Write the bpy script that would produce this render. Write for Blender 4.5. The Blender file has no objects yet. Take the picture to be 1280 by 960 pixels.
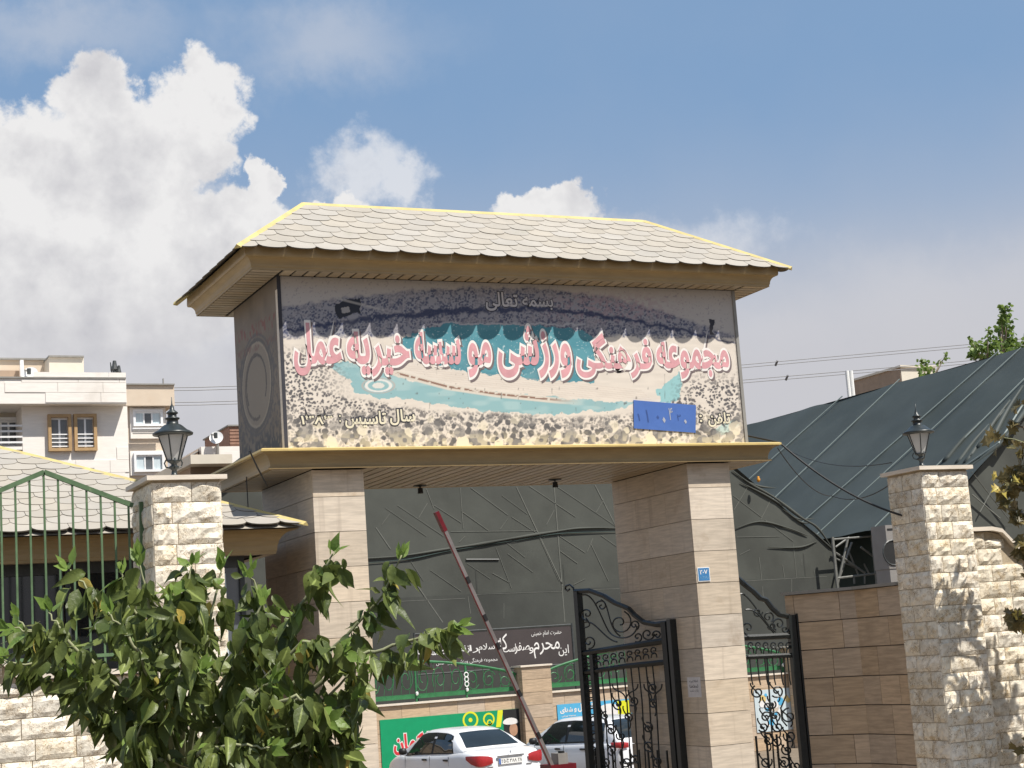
import bpy, math, random
import numpy as np
from mathutils import Vector, Matrix
random.seed(7)
sc = bpy.context.scene
COL = sc.collection
R_ = math.radians

# ------------------------------------------------------------------ camera
F_PX = 2096.9
CAM = np.array([-5.226, -17.037, 2.85])
_pi, _ro, _ya = R_(9.134), R_(3.96), R_(25.052)
_F = np.array([math.sin(_ya)*math.cos(_pi), math.cos(_ya)*math.cos(_pi), math.sin(_pi)])
_R = np.array([math.cos(_ya), -math.sin(_ya), 0.0]); _U = np.cross(_R, _F)
R2 = math.cos(_ro)*_R - math.sin(_ro)*_U
U2 = math.sin(_ro)*_R + math.cos(_ro)*_U
cam_d = bpy.data.cameras.new('camera'); cam = bpy.data.objects.new('camera', cam_d); COL.objects.link(cam)
cam_d.sensor_width = 36.0; cam_d.lens = F_PX/1280*36.0; cam_d.clip_end = 5000
cam.matrix_world = Matrix([[R2[i], U2[i], -_F[i], CAM[i]] for i in range(3)] + [[0, 0, 0, 1]])
sc.camera = cam

# ------------------------------------------------------------------ light, exposure
SUN_EL, SUN_AZ = R_(57.0), R_(32)          # azimuth measured to the right of straight-out-of-the-gate (-Y)
SUN = Vector((math.sin(SUN_AZ)*math.cos(SUN_EL), -math.cos(SUN_AZ)*math.cos(SUN_EL), math.sin(SUN_EL)))
sd = bpy.data.lights.new('sun', 'SUN'); sd.energy = 4.6; sd.angle = R_(0.53); sd.color = (1.0, 0.95, 0.87)
so = bpy.data.objects.new('sun', sd); COL.objects.link(so)
so.rotation_euler = SUN.to_track_quat('Z', 'Y').to_euler()
vs = sc.view_settings
vs.view_transform = 'Standard'; vs.look = 'None'; vs.gamma = 1.0; vs.use_curve_mapping = False
vs.exposure = 0.50

# pixel (of the 1280x960 photograph) -> point on a plane
def ray(x, y): return _F + R2*(x-640)/F_PX - U2*(y-480)/F_PX
def at(x, y, Y): v = ray(x, y); return Vector(CAM + v*(Y-CAM[1])/v[1])
def atX(x, y, X): v = ray(x, y); return Vector(CAM + v*(X-CAM[0])/v[0])
def atD(x, y, d): return Vector(CAM + ray(x, y)*d)
def atPl(x, y, p, n):
    v = ray(x, y); p = np.array(p); n = np.array(n); return Vector(CAM + v*((p-CAM)@n)/(v@n))
def px(P):
    v = np.asarray(P, float)-CAM; d = v@_F
    return 640+F_PX*(v@R2)/d, 480-F_PX*(v@U2)/d

# ------------------------------------------------------------------ node helper
class NT:
    def __init__(s, tree): s.t = tree; s.n = tree.nodes; s.l = tree.links
    def new(s, typ, **kw):
        n = s.n.new(typ)
        for k, v in kw.items(): setattr(n, k, v)
        return n
    def put(s, sock, v):
        if isinstance(v, bpy.types.NodeSocket): s.l.new(v, sock)
        elif v is not None:
            if hasattr(sock.default_value, '__len__') and not hasattr(v, '__len__'): v = (v,)*len(sock.default_value)
            if hasattr(sock.default_value, '__len__') and len(sock.default_value) == 4 and len(v) == 3: v = (*v, 1)
            sock.default_value = v
    def m(s, op, a, b=None, c=None, clamp=False):
        n = s.new('ShaderNodeMath', operation=op); n.use_clamp = clamp
        for i, v in enumerate((a, b, c)):
            if v is not None: s.put(n.inputs[i], v)
        return n.outputs[0]
    def vm(s, op, a, b=None, out=0):
        n = s.new('ShaderNodeVectorMath', operation=op); s.put(n.inputs[0], a)
        if b is not None: s.put(n.inputs[1], b)
        return n.outputs[out]
    def noise(s, vec, scale, detail=4, rough=.55, col=False, dist=0):
        n = s.new('ShaderNodeTexNoise'); s.put(n.inputs['Vector'], vec); s.put(n.inputs['Scale'], scale)
        n.inputs['Detail'].default_value = detail; n.inputs['Roughness'].default_value = rough; n.inputs['Distortion'].default_value = dist
        return n.outputs['Color' if col else 'Fac']
    def step(s, v, a, b, lo=0., hi=1.):
        n = s.new('ShaderNodeMapRange', interpolation_type='SMOOTHSTEP'); s.put(n.inputs[0], v)
        n.inputs[1].default_value = a; n.inputs[2].default_value = b; n.inputs[3].default_value = lo; n.inputs[4].default_value = hi
        return n.outputs[0]
    def mix(s, f, a, b, mode='MIX'):
        n = s.new('ShaderNodeMix', data_type='RGBA', blend_type=mode); s.put(n.inputs[0], f); s.put(n.inputs[6], a); s.put(n.inputs[7], b)
        return n.outputs[2]
    def scale(s, vec, xyz): return s.vm('MULTIPLY', vec, xyz)

# ------------------------------------------------------------------ sky with clouds
world = bpy.data.worlds.new('World'); sc.world = world; world.use_nodes = True
def build_world():
    w = NT(world.node_tree); w.n.clear()
    out = w.new('ShaderNodeOutputWorld'); bg = w.new('ShaderNodeBackground'); w.l.new(bg.outputs[0], out.inputs[0])
    S = 0.10; bg.inputs['Strength'].default_value = S
    sky = w.new('ShaderNodeTexSky', sky_type='NISHITA'); sky.sun_disc = False
    sky.sun_elevation = SUN_EL; sky.sun_rotation = math.atan2(SUN.x, SUN.y)
    sky.air_density = 1.0; sky.dust_density = 1.6; sky.ozone_density = 1.4
    D = w.new('ShaderNodeTexCoord').outputs['Generated']
    sep = w.new('ShaderNodeSeparateXYZ'); w.l.new(D, sep.inputs[0])
    az = w.m('DEGREES', w.m('ARCTAN2', sep.outputs[0], sep.outputs[1]))
    el = w.m('DEGREES', w.m('ARCSINE', sep.outputs[2]))
    n1 = w.noise(D, 30, 9, .62, col=True)                      # ragged displacement of the outlines
    s1 = w.new('ShaderNodeSeparateColor'); w.l.new(n1, s1.inputs[0])
    n0 = w.noise(D, 75, 7, .6, col=True)
    s0 = w.new('ShaderNodeSeparateColor'); w.l.new(n0, s0.inputs[0])
    azp = w.m('ADD', az, w.m('ADD', w.m('MULTIPLY_ADD', s1.outputs[0], 3.0, -1.5), w.m('MULTIPLY_ADD', s0.outputs[0], 1.2, -.6)))
    elp = w.m('ADD', el, w.m('ADD', w.m('MULTIPLY_ADD', s1.outputs[1], 2.6, -1.3), w.m('MULTIPLY_ADD', s0.outputs[1], 1.1, -.55)))
    def ang(x, y):
        v = ray(x, y); v = v/np.linalg.norm(v)
        return math.degrees(math.atan2(v[0], v[1])), math.degrees(math.asin(v[2]))
    k = 180/math.pi/F_PX
    def field(blobs):
        f = None
        for (x, y, rx, ry) in blobs:
            a, e = ang(x, y)
            u = w.m('MULTIPLY', w.m('SUBTRACT', azp, a), 1/(rx*k*1.03)); v = w.m('MULTIPLY', w.m('SUBTRACT', elp, e), 1/(ry*k))
            r = w.m('SUBTRACT', 1.0, w.m('SQRT', w.m('ADD', w.m('MULTIPLY', u, u), w.m('MULTIPLY', v, v))))
            f = r if f is None else w.m('SMOOTH_MAX', f, r, .18)
        return f
    hard = field([(248, 128, 70, 58), (232, 185, 70, 60), (118, 118, 60, 52), (150, 170, 80, 60), (22, 205, 92, 72), (130, 260, 130, 90), (50, 350, 190, 130),
                  (190, 340, 150, 110), (325, 232, 24, 40), (298, 285, 74, 50), (250, 320, 120, 70), (-150, 260, 190, 170), (680, 266, 74, 36), (425, 262, 46, 26)])
    soft = field([(450, 215, 78, 52), (505, 225, 60, 42), (170, 440, 360, 130), (620, 330, 400, 60)])
    wisp = field([(410, 50, 220, 90), (60, 40, 240, 70), (1180, 380, 330, 110), (980, 420, 260, 70)])
    # the rest of the dome goes on with broken cumulus
    gen = w.m('MULTIPLY', w.m('SUBTRACT', w.noise(w.scale(D, (1, 1, 2.2)), 3.1, 9, .6), .54), 4.0)
    away = w.step(w.m('ABSOLUTE', w.m('SUBTRACT', az, math.degrees(_ya))), 20, 30)
    gen = w.m('MULTIPLY_ADD', away, w.m('ADD', gen, 1.0), -1.0)
    hard = w.m('MAXIMUM', hard, gen)
    fb = w.noise(D, 34, 10, .62); sunv = tuple(c*0.016 for c in (Vector((.75, -.2, .62)).normalized()))
    fb2 = w.noise(w.vm('ADD', D, sunv), 34, 10, .62)
    mid = w.noise(D, 15, 4, .55); mid2 = w.noise(w.vm('ADD', D, tuple(c*2.2 for c in sunv)), 15, 4, .55)
    hd = w.m('ADD', hard, w.m('MULTIPLY_ADD', fb, .34, -.17))
    a_h = w.step(hd, -.02, .24)
    a_s = w.m('MULTIPLY', w.step(w.m('ADD', soft, w.m('MULTIPLY_ADD', fb, .9, -.45)), -.02, .62), .72)
    a_w = w.m('MULTIPLY', w.step(w.m('ADD', wisp, w.m('MULTIPLY_ADD', mid, 1.0, -.55)), .0, 1.0), .42)
    lit = w.m('ADD', w.m('MULTIPLY', w.m('SUBTRACT', fb, fb2), 1.5), w.m('MULTIPLY', w.m('SUBTRACT', mid, mid2), 2.2))
    rim = w.m('MULTIPLY', w.step(hd, .5, .04), .16)            # thin edges glow, thick bases go grey
    low = w.step(el, 9.0, 17.5)
    b = w.m('ADD', w.m('ADD', .52, lit), w.m('ADD', rim, w.m('MULTIPLY', low, .30)), clamp=True)
    white = tuple(c/S for c in (.60, .595, .595)); grey = tuple(c/S for c in (.41, .408, .43))
    cloud = w.mix(b, grey, white)
    haze = tuple(c/S for c in (.415, .413, .438))
    base = w.mix(.80, sky.outputs[0], tuple(c/S for c in (.160, .260, .412)))
    hz = w.m('ADD', w.step(el, 19.5, 5.5, 0, .97), w.m('MULTIPLY', w.m('SUBTRACT', mid, .5), .12), clamp=True)
    c = w.mix(hz, base, haze)
    c = w.mix(a_w, c, tuple(x/S for x in (.50, .50, .52)))
    c = w.mix(a_s, c, w.mix(b, tuple(x/S for x in (.42, .42, .45)), tuple(x/S for x in (.60, .60, .61))))
    c = w.mix(a_h, c, cloud)
    # below a thick haze line the cloud base dissolves
    c = w.mix(w.step(el, 14.5, 8.0, 0, .9), c, haze)
    w.l.new(c, bg.inputs['Color'])
build_world()

# ------------------------------------------------------------------ mesh helpers
def link(o, parent=None):
    COL.objects.link(o)
    if parent is not None: o.parent = parent
    return o
def tag(o, label=None, cat=None, group=None, kind=None):
    if label: o['label'] = label
    if cat: o['category'] = cat
    if group: o['group'] = group
    if kind: o['kind'] = kind
    return o
def thing(name, loc, label, cat, group=None):
    o = bpy.data.objects.new(name, None); o.empty_display_size = .2; link(o); o.location = loc
    return tag(o, label, cat, group)
def newmesh(name, v, f, mats, mi=None, smooth=False):
    me = bpy.data.meshes.new(name); me.from_pydata([tuple(p) for p in v], [], f)
    for m in (mats if isinstance(mats, (list, tuple)) else [mats]): me.materials.append(m)
    if mi is not None: me.polygons.foreach_set('material_index', mi)
    if smooth: me.polygons.foreach_set('use_smooth', [True]*len(me.polygons))
    me.update(); return me
def put(name, me, parent=None, loc=None, rot=None, scale=None, M=None):
    """link an object with mesh me; world-space coordinates stay valid under an unrotated parent empty"""
    o = bpy.data.objects.new(name, me); link(o, parent)
    off = wloc(parent)
    if M is not None:
        M = Matrix.Translation(-off) @ M; o.matrix_basis = M
    else:
        o.location = (Vector(loc) if loc is not None else Vector((0, 0, 0))) - off
        if rot is not None: o.rotation_euler = rot
        if scale is not None: o.scale = scale
    return o
def wloc(p):
    v = Vector((0, 0, 0))
    while p is not None: v = v + p.location; p = p.parent
    return v
class MB:
    def __init__(s): s.v = []; s.f = []; s.mi = []
    def add(s, v, f, m=0):
        b = len(s.v); s.v += [tuple(p) for p in v]; s.f += [tuple(i+b for i in q) for q in f]; s.mi += [m]*len(f); return s
    def box(s, a, b, m=0, bev=0):
        x0, y0, z0 = a; x1, y1, z1 = b
        v = [(x0, y0, z0), (x1, y0, z0), (x1, y1, z0), (x0, y1, z0), (x0, y0, z1), (x1, y0, z1), (x1, y1, z1), (x0, y1, z1)]
        return s.add(v, [(0, 3, 2, 1), (4, 5, 6, 7), (0, 1, 5, 4), (1, 2, 6, 5), (2, 3, 7, 6), (3, 0, 4, 7)], m)
    def tube(s, pts, r, n=6, m=0, cap=True):
        P = [Vector(p) for p in pts]; rr = r if hasattr(r, '__len__') else [r]*len(P); V = []; prev = None
        for i, p in enumerate(P):
            d = (P[min(i+1, len(P)-1)] - P[max(i-1, 0)])
            d = d.normalized() if d.length > 1e-9 else Vector((0, 0, 1))
            if prev is None: a = d.orthogonal().normalized()
            else: a = (prev - d*prev.dot(d)); a = a.normalized() if a.length > 1e-6 else d.orthogonal().normalized()
            prev = a; b = d.cross(a)
            V += [p + (a*math.cos(2*math.pi*k/n) + b*math.sin(2*math.pi*k/n))*rr[i] for k in range(n)]
        f = [(i*n+k, i*n+(k+1) % n, (i+1)*n+(k+1) % n, (i+1)*n+k) for i in range(len(P)-1) for k in range(n)]
        if cap: f += [tuple(range(n-1, -1, -1)), tuple((len(P)-1)*n+k for k in range(n))]
        return s.add(V, f, m)
    def bar(s, p, q, w, h, m=0, up=(0, 0, 1)):
        p, q = Vector(p), Vector(q); d = (q-p).normalized(); u = Vector(up); x = d.cross(u)
        if x.length < 1e-5: x = d.orthogonal()
        x.normalize(); u = x.cross(d); V = []
        for c in (p, q): V += [c - x*w/2 - u*h/2, c + x*w/2 - u*h/2, c + x*w/2 + u*h/2, c - x*w/2 + u*h/2]
        return s.add(V, [(0, 3, 2, 1), (4, 5, 6, 7), (0, 1, 5, 4), (1, 2, 6, 5), (2, 3, 7, 6), (3, 0, 4, 7)], m)
    def lathe(s, prof, c, n=16, m=0, ph=0):
        c = Vector(c); V = [c + Vector((r*math.cos(2*math.pi*k/n+ph), r*math.sin(2*math.pi*k/n+ph), z)) for r, z in prof for k in range(n)]
        f = [(i*n+k, i*n+(k+1) % n, (i+1)*n+(k+1) % n, (i+1)*n+k) for i in range(len(prof)-1) for k in range(n)]
        return s.add(V, f, m)
    def prism(s, poly, ext, m=0):
        n = len(poly); P = [Vector(p) for p in poly]; e = Vector(ext)
        return s.add(P + [p+e for p in P], [tuple(range(n-1, -1, -1)), tuple(range(n, 2*n))] + [(i, (i+1) % n, (i+1) % n+n, i+n) for i in range(n)], m)
    def build(s, name, mats, parent=None, smooth=False):
        return put(name, newmesh(name, s.v, s.f, mats, s.mi, smooth), parent)
def box(name, a, b, mat_, parent=None): 
    a2 = [min(p, q) for p, q in zip(a, b)]; b2 = [max(p, q) for p, q in zip(a, b)]
    c = [(p+q)/2 for p, q in zip(a2, b2)]
    me = MB().box([p-o for p, o in zip(a2, c)], [p-o for p, o in zip(b2, c)])
    return put(name, newmesh(name, me.v, me.f, mat_), parent, loc=c)
def ring_mould(x0, x1, y0, y1, prof):
    """profile [(offset outwards, z)] swept round a rectangle with mitred corners"""
    mb = MB(); V = []
    for o, z in prof: V += [(x0-o, y0-o, z), (x1+o, y0-o, z), (x1+o, y1+o, z), (x0-o, y1+o, z)]
    f = [(i*4+k, i*4+(k+1) % 4, (i+1)*4+(k+1) % 4, (i+1)*4+k) for i in range(len(prof)-1) for k in range(4)]
    return mb.add(V, f)

# ------------------------------------------------------------------ materials
def mat(name, col, rough=.7, var=.12, nscale=6., bump=0., bscale=40., metal=0., streak=None, stain=None, rnd=.0, spec=.4, coat=0., detail=5, crack=None, drip=None):
    m = bpy.data.materials.new(name); m.use_nodes = True; t = NT(m.node_tree); b = t.n['Principled BSDF']
    g = t.new('ShaderNodeNewGeometry').outputs['Position']
    c = col
    if rnd:
        oo = t.new('ShaderNodeObjectInfo').outputs['Random']; cb_ = t.new('ShaderNodeCombineXYZ'); t.put(cb_.inputs[0], t.m('MULTIPLY', oo, 37.)); t.put(cb_.inputs[2], t.m('MULTIPLY', oo, 53.)); g = t.vm('ADD', g, cb_.outputs[0])
    nz = t.noise(g if streak is None else t.scale(g, streak), nscale, detail, .6)
    c = t.mix(t.step(nz, .25, .75), tuple(x*(1-var) for x in col), tuple(min(1, x*(1+var)) for x in col))
    if stain is not None:
        sc_, colr, lo, hi = stain
        c = t.mix(t.step(t.noise(g, sc_, 6, .62), lo, hi), c, colr)
    if drip is not None:
        dn = t.noise(t.scale(g, (9., 9., .45)), 1.0, 5, .6); c = t.mix(t.m('MULTIPLY', t.step(dn, .55, .75), .55), c, drip)
    if crack is not None:
        nn = t.noise(g, crack[0], 4, .6, dist=1.2); th_ = t.m('ABSOLUTE', t.m('SUBTRACT', nn, .5))
        c = t.mix(t.m('MULTIPLY', t.step(th_, .030, .006), t.step(t.noise(g, 9., 3, .5), .40, .56)), c, crack[1])
    if rnd:
        oi = t.new('ShaderNodeObjectInfo').outputs['Random']
        hs = t.new('ShaderNodeHueSaturation'); t.put(hs.inputs['Color'], c)
        t.put(hs.inputs['Value'], t.m('MULTIPLY_ADD', oi, 2*rnd, 1-rnd))
        t.put(hs.inputs['Saturation'], t.m('MULTIPLY_ADD', t.m('FRACT', t.m('MULTIPLY', oi, 7.31)), .35, .82)); c = hs.outputs[0]
    t.put(b.inputs['Base Color'], c); b.inputs['Roughness'].default_value = rough; b.inputs['Metallic'].default_value = metal
    b.inputs['Specular IOR Level'].default_value = spec; b.inputs['Coat Weight'].default_value = coat
    if bump:
        bn = t.new('ShaderNodeBump'); bn.inputs['Strength'].default_value = bump; bn.inputs['Distance'].default_value = .02
        t.put(bn.inputs['Height'], t.noise(g if streak is None else t.scale(g, streak), bscale, 6, .65)); t.l.new(bn.outputs[0], b.inputs['Normal'])
    return m
M = {}
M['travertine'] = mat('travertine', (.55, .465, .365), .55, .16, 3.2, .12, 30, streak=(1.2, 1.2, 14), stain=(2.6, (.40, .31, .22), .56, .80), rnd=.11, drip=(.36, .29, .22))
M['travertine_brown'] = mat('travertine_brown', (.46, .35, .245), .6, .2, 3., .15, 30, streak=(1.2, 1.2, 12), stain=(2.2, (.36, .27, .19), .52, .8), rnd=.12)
M['joint'] = mat('joint', (.20, .165, .13), .9, .1)
M['stone'] = mat('stone', (.745, .675, .55), .9, .18, 14, .45, 34, stain=(9., (.57, .455, .30), .48, .74), rnd=.12, crack=(24., (.25, .175, .10)))
M['mortar'] = mat('mortar', (.44, .36, .25), .95, .2, 12, .4, 60)
M['capstone'] = mat('capstone', (.68, .60, .50), .6, .10, 3, .1, 30, streak=(1, 1, 8))
M['tile'] = mat('tile', (.36, .33, .285), .8, .07, 2.5, .25, 120, stain=(3.2, (.30, .285, .22), .58, .85), rnd=.045)
M['tile_edge'] = mat('tile_edge', (.13, .11, .085), .9, .1)
M['ridge_yellow'] = mat('ridge_yellow', (.52, .42, .17), .5, .14, 5, stain=(6., (.42, .36, .20), .5, .75))
M['fascia'] = mat('fascia', (.33, .235, .115), .42, .10, 3, spec=.4, streak=(1, 1, 5), stain=(4., (.25, .18, .10), .6, .85))
M['fascia_lip'] = mat('fascia_lip', (.62, .47, .19), .4, .10, 5)
M['board'] = mat('board', (.40, .325, .235), .5, .08, 4, rnd=.08)
M['board_gap'] = mat('board_gap', (.03, .025, .02), .9, .1)
M['iron'] = mat('iron', (.009, .012, .012), .42, .3, 30, spec=.5)
M['steel_dark'] = mat('steel_dark', (.05, .055, .055), .45, .2, 8)
M['green_paint'] = mat('green_paint', (.085, .145, .07), .5, .2, 10, stain=(18, (.20, .22, .14), .62, .8))
M['fence_green'] = mat('fence_green', (.03, .15, .055), .5, .2, 6)
M['white_paint'] = mat('white_paint', (.78, .78, .76), .5, .05)
M['asphalt'] = mat('asphalt', (.095, .080, .064), .9, .2, 3, .3, 80)
M['paving'] = mat('paving', (.175, .138, .10), .9, .2, 2, .2, 50)
M['white_wall'] = mat('white_wall', (.80, .755, .70), .8, .05, 2, streak=(1, 1, 6), stain=(.5, (.66, .61, .55), .55, .8))
M['beige_wall'] = mat('beige_wall', (.60, .50, .39), .8, .06, 1.2, stain=(.5, (.58, .45, .33), .5, .75))
M['cream_wall'] = mat('cream_wall', (.66, .60, .50), .8, .06, 1.2, stain=(.6, (.55, .48, .38), .5, .75))
M['brown_wall'] = mat('brown_wall', (.34, .25, .18), .85, .1, 2)
M['wood_frame'] = mat('wood_frame', (.42, .275, .135), .5, .12, 5)
M['pvc'] = mat('pvc', (.78, .78, .78), .4, .03)
M['glass'] = mat('glass', (.10, .11, .12), .12, .25, 1.5, spec=.7)
M['glass_dark'] = mat('glass_dark', (.014, .016, .017), .06, .2, 3, spec=.6)
M['curtain'] = mat('curtain', (.52, .60, .63), .35, .12, 3, streak=(8, 8, .4), spec=.6)
M['dish'] = mat('dish', (.74, .74, .73), .5, .05)
M['cable'] = mat('cable', (.02, .02, .02), .6, .1)
M['wire'] = mat('wire', (.16, .16, .17), .5, .1)
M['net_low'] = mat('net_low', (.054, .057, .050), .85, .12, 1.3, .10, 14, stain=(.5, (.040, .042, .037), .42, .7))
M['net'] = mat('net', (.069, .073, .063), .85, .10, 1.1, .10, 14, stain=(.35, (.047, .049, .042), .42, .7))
M['tarp'] = mat('tarp', (.051, .061, .057), .60, .10, .8, .10, 8, stain=(.3, (.040, .049, .045), .42, .7), spec=.3)
M['tarp_dark'] = mat('tarp_dark', (.03, .05, .045), .8, .15, 2)
M['strap'] = mat('strap', (.19, .225, .215), .6, .06)
M['pole_highlight'] = mat('pole_highlight', (.135, .138, .12), .7, .15, 6)
M['pole'] = mat('pole', (.16, .16, .145), .5, .2, 8)
M['banner'] = mat('banner', (.050, .040, .040), .75, .1, 2)
M['print_white'] = mat('print_white', (.72, .70, .68), .7, .06, 8)
M['sign_pink'] = mat('sign_pink', (.60, .30, .32), .6, .14, 5, stain=(9, (.68, .42, .42), .55, .8))
M['sign_white'] = mat('sign_white', (.76, .72, .68), .6, .06, 8)
M['sign_shadow'] = mat('sign_shadow', (.16, .125, .125), .7, .1)
M['sign_grey'] = mat('sign_grey', (.50, .475, .48), .6, .08)
M['sign_dark'] = mat('sign_dark', (.035, .035, .045), .7, .1)
M['sign_cream'] = mat('sign_cream', (.66, .61, .46), .6, .08)
M['patch_mark'] = mat('patch_mark', (.035, .075, .24), .5, .1)
M['patch_fleck'] = mat('patch_fleck', (.34, .36, .42), .5, .2, 60)
M['blue_patch'] = mat('blue_patch', (.060, .135, .40), .5, .06, 6)
M['red_print'] = mat('red_print', (.58, .03, .04), .6, .1)
M['green_print'] = mat('green_print', (.0, .27, .11), .55, .05)
M['yellow_print'] = mat('yellow_print', (.65, .66, .02), .6, .05)
M['sky_print'] = mat('sky_print', (.08, .38, .62), .55, .06)
M['skin_print'] = mat('skin_print', (.42, .24, .15), .7, .1)
M['black_print'] = mat('black_print', (.015, .015, .015), .7, .1)
M['car_paint'] = mat('car_paint', (.74, .75, .77), .28, .01, coat=.6)
M['car_black'] = mat('car_black', (.015, .015, .016), .5, .1)
M['tyre'] = mat('tyre', (.02, .02, .02), .85, .1)
M['rim'] = mat('rim', (.4, .4, .42), .35, .1, metal=.8)
M['taillight'] = mat('taillight', (.36, .012, .015), .4, .15, 30, spec=.8)
M['chrome'] = mat('chrome', (.45, .46, .48), .25, .1, metal=.9)
M['car_glass'] = mat('car_glass', (.012, .016, .016), .04, .2, 2, spec=.9)
M['barrier'] = mat('barrier', (.22, .20, .195), .35, .15, 5, metal=.3)
M['barrier_red'] = mat('barrier_red', (.13, .008, .014), .4, .2, 5)
M['lamp_glass'] = mat('lamp_glass', (.42, .42, .41), .15, .08, 4, spec=.6)
M['lamp_iron'] = mat('lamp_iron', (.022, .028, .028), .38, .3, 18, spec=.6)
M['bark'] = mat('bark', (.20, .16, .115), .9, .3, 20, .6, 60, streak=(1, 1, .3))
M['twig'] = mat('twig', (.26, .27, .15), .8, .2, 20)
M['ac_grey'] = mat('ac_grey', (.24, .225, .21), .5, .06)
M['steel_grey'] = mat('steel_grey', (.25, .24, .22), .5, .1)
M['brick_red'] = mat('brick_red', (.30, .17, .12), .85, .15, 6)
M['trunkpaint'] = M['bark']
def leaf_mat(name, c1, c2, trans=.3, rnd=.35, rough=.42):
    m = bpy.data.materials.new(name); m.use_nodes = True; t = NT(m.node_tree); b = t.n['Principled BSDF']
    g = t.new('ShaderNodeNewGeometry'); oi = t.new('ShaderNodeObjectInfo').outputs['Random']
    f = t.step(t.noise(g.outputs['Position'], 5, 3, .5), .3, .7)
    r = t.m('ADD', t.m('MULTIPLY', f, .5), t.m('MULTIPLY', oi, .5))
    c = t.mix(r, c1, c2)
    c = t.mix(t.m('MULTIPLY', g.outputs['Backfacing'], .35), c, tuple(min(1, x*1.7+.02) for x in c2))
    rib = t.new('ShaderNodeAttribute'); rib.attribute_name = 'rib'
    c = t.mix(t.m('MULTIPLY', t.step(rib.outputs['Fac'], .80, .97), .55), c, tuple(min(1, x*2.2+.03) for x in c2))
    vein = t.noise(g.outputs['Position'], 60, 3, .6)
    c = t.mix(t.step(vein, .58, .8, 0, .4), c, tuple(min(1, x*2.0) for x in c2))
    t.put(b.inputs['Base Color'], c); b.inputs['Roughness'].default_value = rough; b.inputs['Specular IOR Level'].default_value = .28
    tr = t.new('ShaderNodeBsdfTranslucent'); t.put(tr.inputs['Color'], t.mix(.5, c, tuple(min(1, x*2.2) for x in c2)))
    mx = t.new('ShaderNodeMixShader'); mx.inputs[0].default_value = trans
    t.l.new(b.outputs[0], mx.inputs[1]); t.l.new(tr.outputs[0], mx.inputs[2])
    t.l.new(mx.outputs[0], t.n['Material Output'].inputs[0])
    bn = t.new('ShaderNodeBump'); bn.inputs['Strength'].default_value = .35; bn.inputs['Distance'].default_value = .01
    t.put(bn.inputs['Height'], t.noise(g.outputs['Position'], 45, 3, .6)); t.l.new(bn.outputs[0], b.inputs['Normal'])
    return m
M['leaf'] = leaf_mat('leaf', (.018, .036, .009), (.165, .20, .052), .20, rough=.42)
M['leaf_young'] = leaf_mat('leaf_young', (.10, .165, .03), (.19, .27, .06), .3)
M['leaf_yellow'] = leaf_mat('leaf_yellow', (.42, .30, .04), (.55, .42, .12), .35)
M['leaf_dry'] = leaf_mat('leaf_dry', (.050, .052, .018), (.15, .115, .045), .2)
M['leaf_far'] = leaf_mat('leaf_far', (.045, .085, .018), (.17, .24, .055), .3)
def paint_mat(name):
    m = bpy.data.materials.new(name); m.use_nodes = True; t = NT(m.node_tree); b = t.n['Principled BSDF']
    a = t.new('ShaderNodeAttribute'); a.attribute_name = 'paint'
    g = t.new('ShaderNodeNewGeometry').outputs['Position']
    c = t.mix(t.step(t.noise(g, 2.2, 6, .6), .55, .85, 0, .25), a.outputs['Color'], (.45, .40, .34))
    t.put(b.inputs['Base Color'], c); b.inputs['Roughness'].default_value = .55; b.inputs['Specular IOR Level'].default_value = .3
    return m
M['paint'] = paint_mat('paint')

# ------------------------------------------------------------------ Persian lettering (joined letter forms, right to left)
_F4 = {}
def _forms():
    base = {'ا': 0xFE8D, 'ب': 0xFE8F, 'ت': 0xFE95, 'ث': 0xFE99, 'ج': 0xFE9D, 'ح': 0xFEA1, 'خ': 0xFEA5, 'د': 0xFEA9, 'ذ': 0xFEAB, 'ر': 0xFEAD,
            'ز': 0xFEAF, 'س': 0xFEB1, 'ش': 0xFEB5, 'ص': 0xFEB9, 'ض': 0xFEBD, 'ط': 0xFEC1, 'ظ': 0xFEC5, 'ع': 0xFEC9, 'غ': 0xFECD, 'ف': 0xFED1,
            'ق': 0xFED5, 'ل': 0xFEDD, 'م': 0xFEE1, 'ن': 0xFEE5, 'ه': 0xFEE9, 'و': 0xFEED, 'پ': 0xFB56, 'چ': 0xFB7A, 'ژ': 0xFB8A, 'ک': 0xFB8E,
            'گ': 0xFB92, 'ی': 0xFBFC}
    for ch, c in base.items():
        two = ch in 'ادذرزژو'
        _F4[ch] = [chr(c), chr(c+1), None if two else chr(c+2), None if two else chr(c+3)]   # isolated, final, initial, medial
_forms()
def shape(txt):
    out = []
    for word in txt.split(' '):
        r = []
        for i, ch in enumerate(word):
            if ch not in _F4: r.append(ch); continue
            pj = i > 0 and word[i-1] in _F4 and _F4[word[i-1]][2] is not None
            nj = i+1 < len(word) and word[i+1] in _F4 and _F4[ch][2] is not None
            fo = _F4[ch]; r.append(fo[3] if pj and nj else fo[1] if pj else fo[2] if nj else fo[0])
        w = ''.join(r)
        w = w.replace('\uFEDF\uFE8E', '\uFEFB').replace('\uFEE0\uFE8E', '\uFEFC')
        out.append(w)
    s = ' '.join(out)
    rev = s[::-1]
    # digits keep their left-to-right order
    res, buf = '', ''
    for ch in rev:
        if '\u06F0' <= ch <= '\u06F9': buf = ch + buf
        else: res += buf + ch; buf = ''
    return res + buf
_GC = {}
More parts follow.
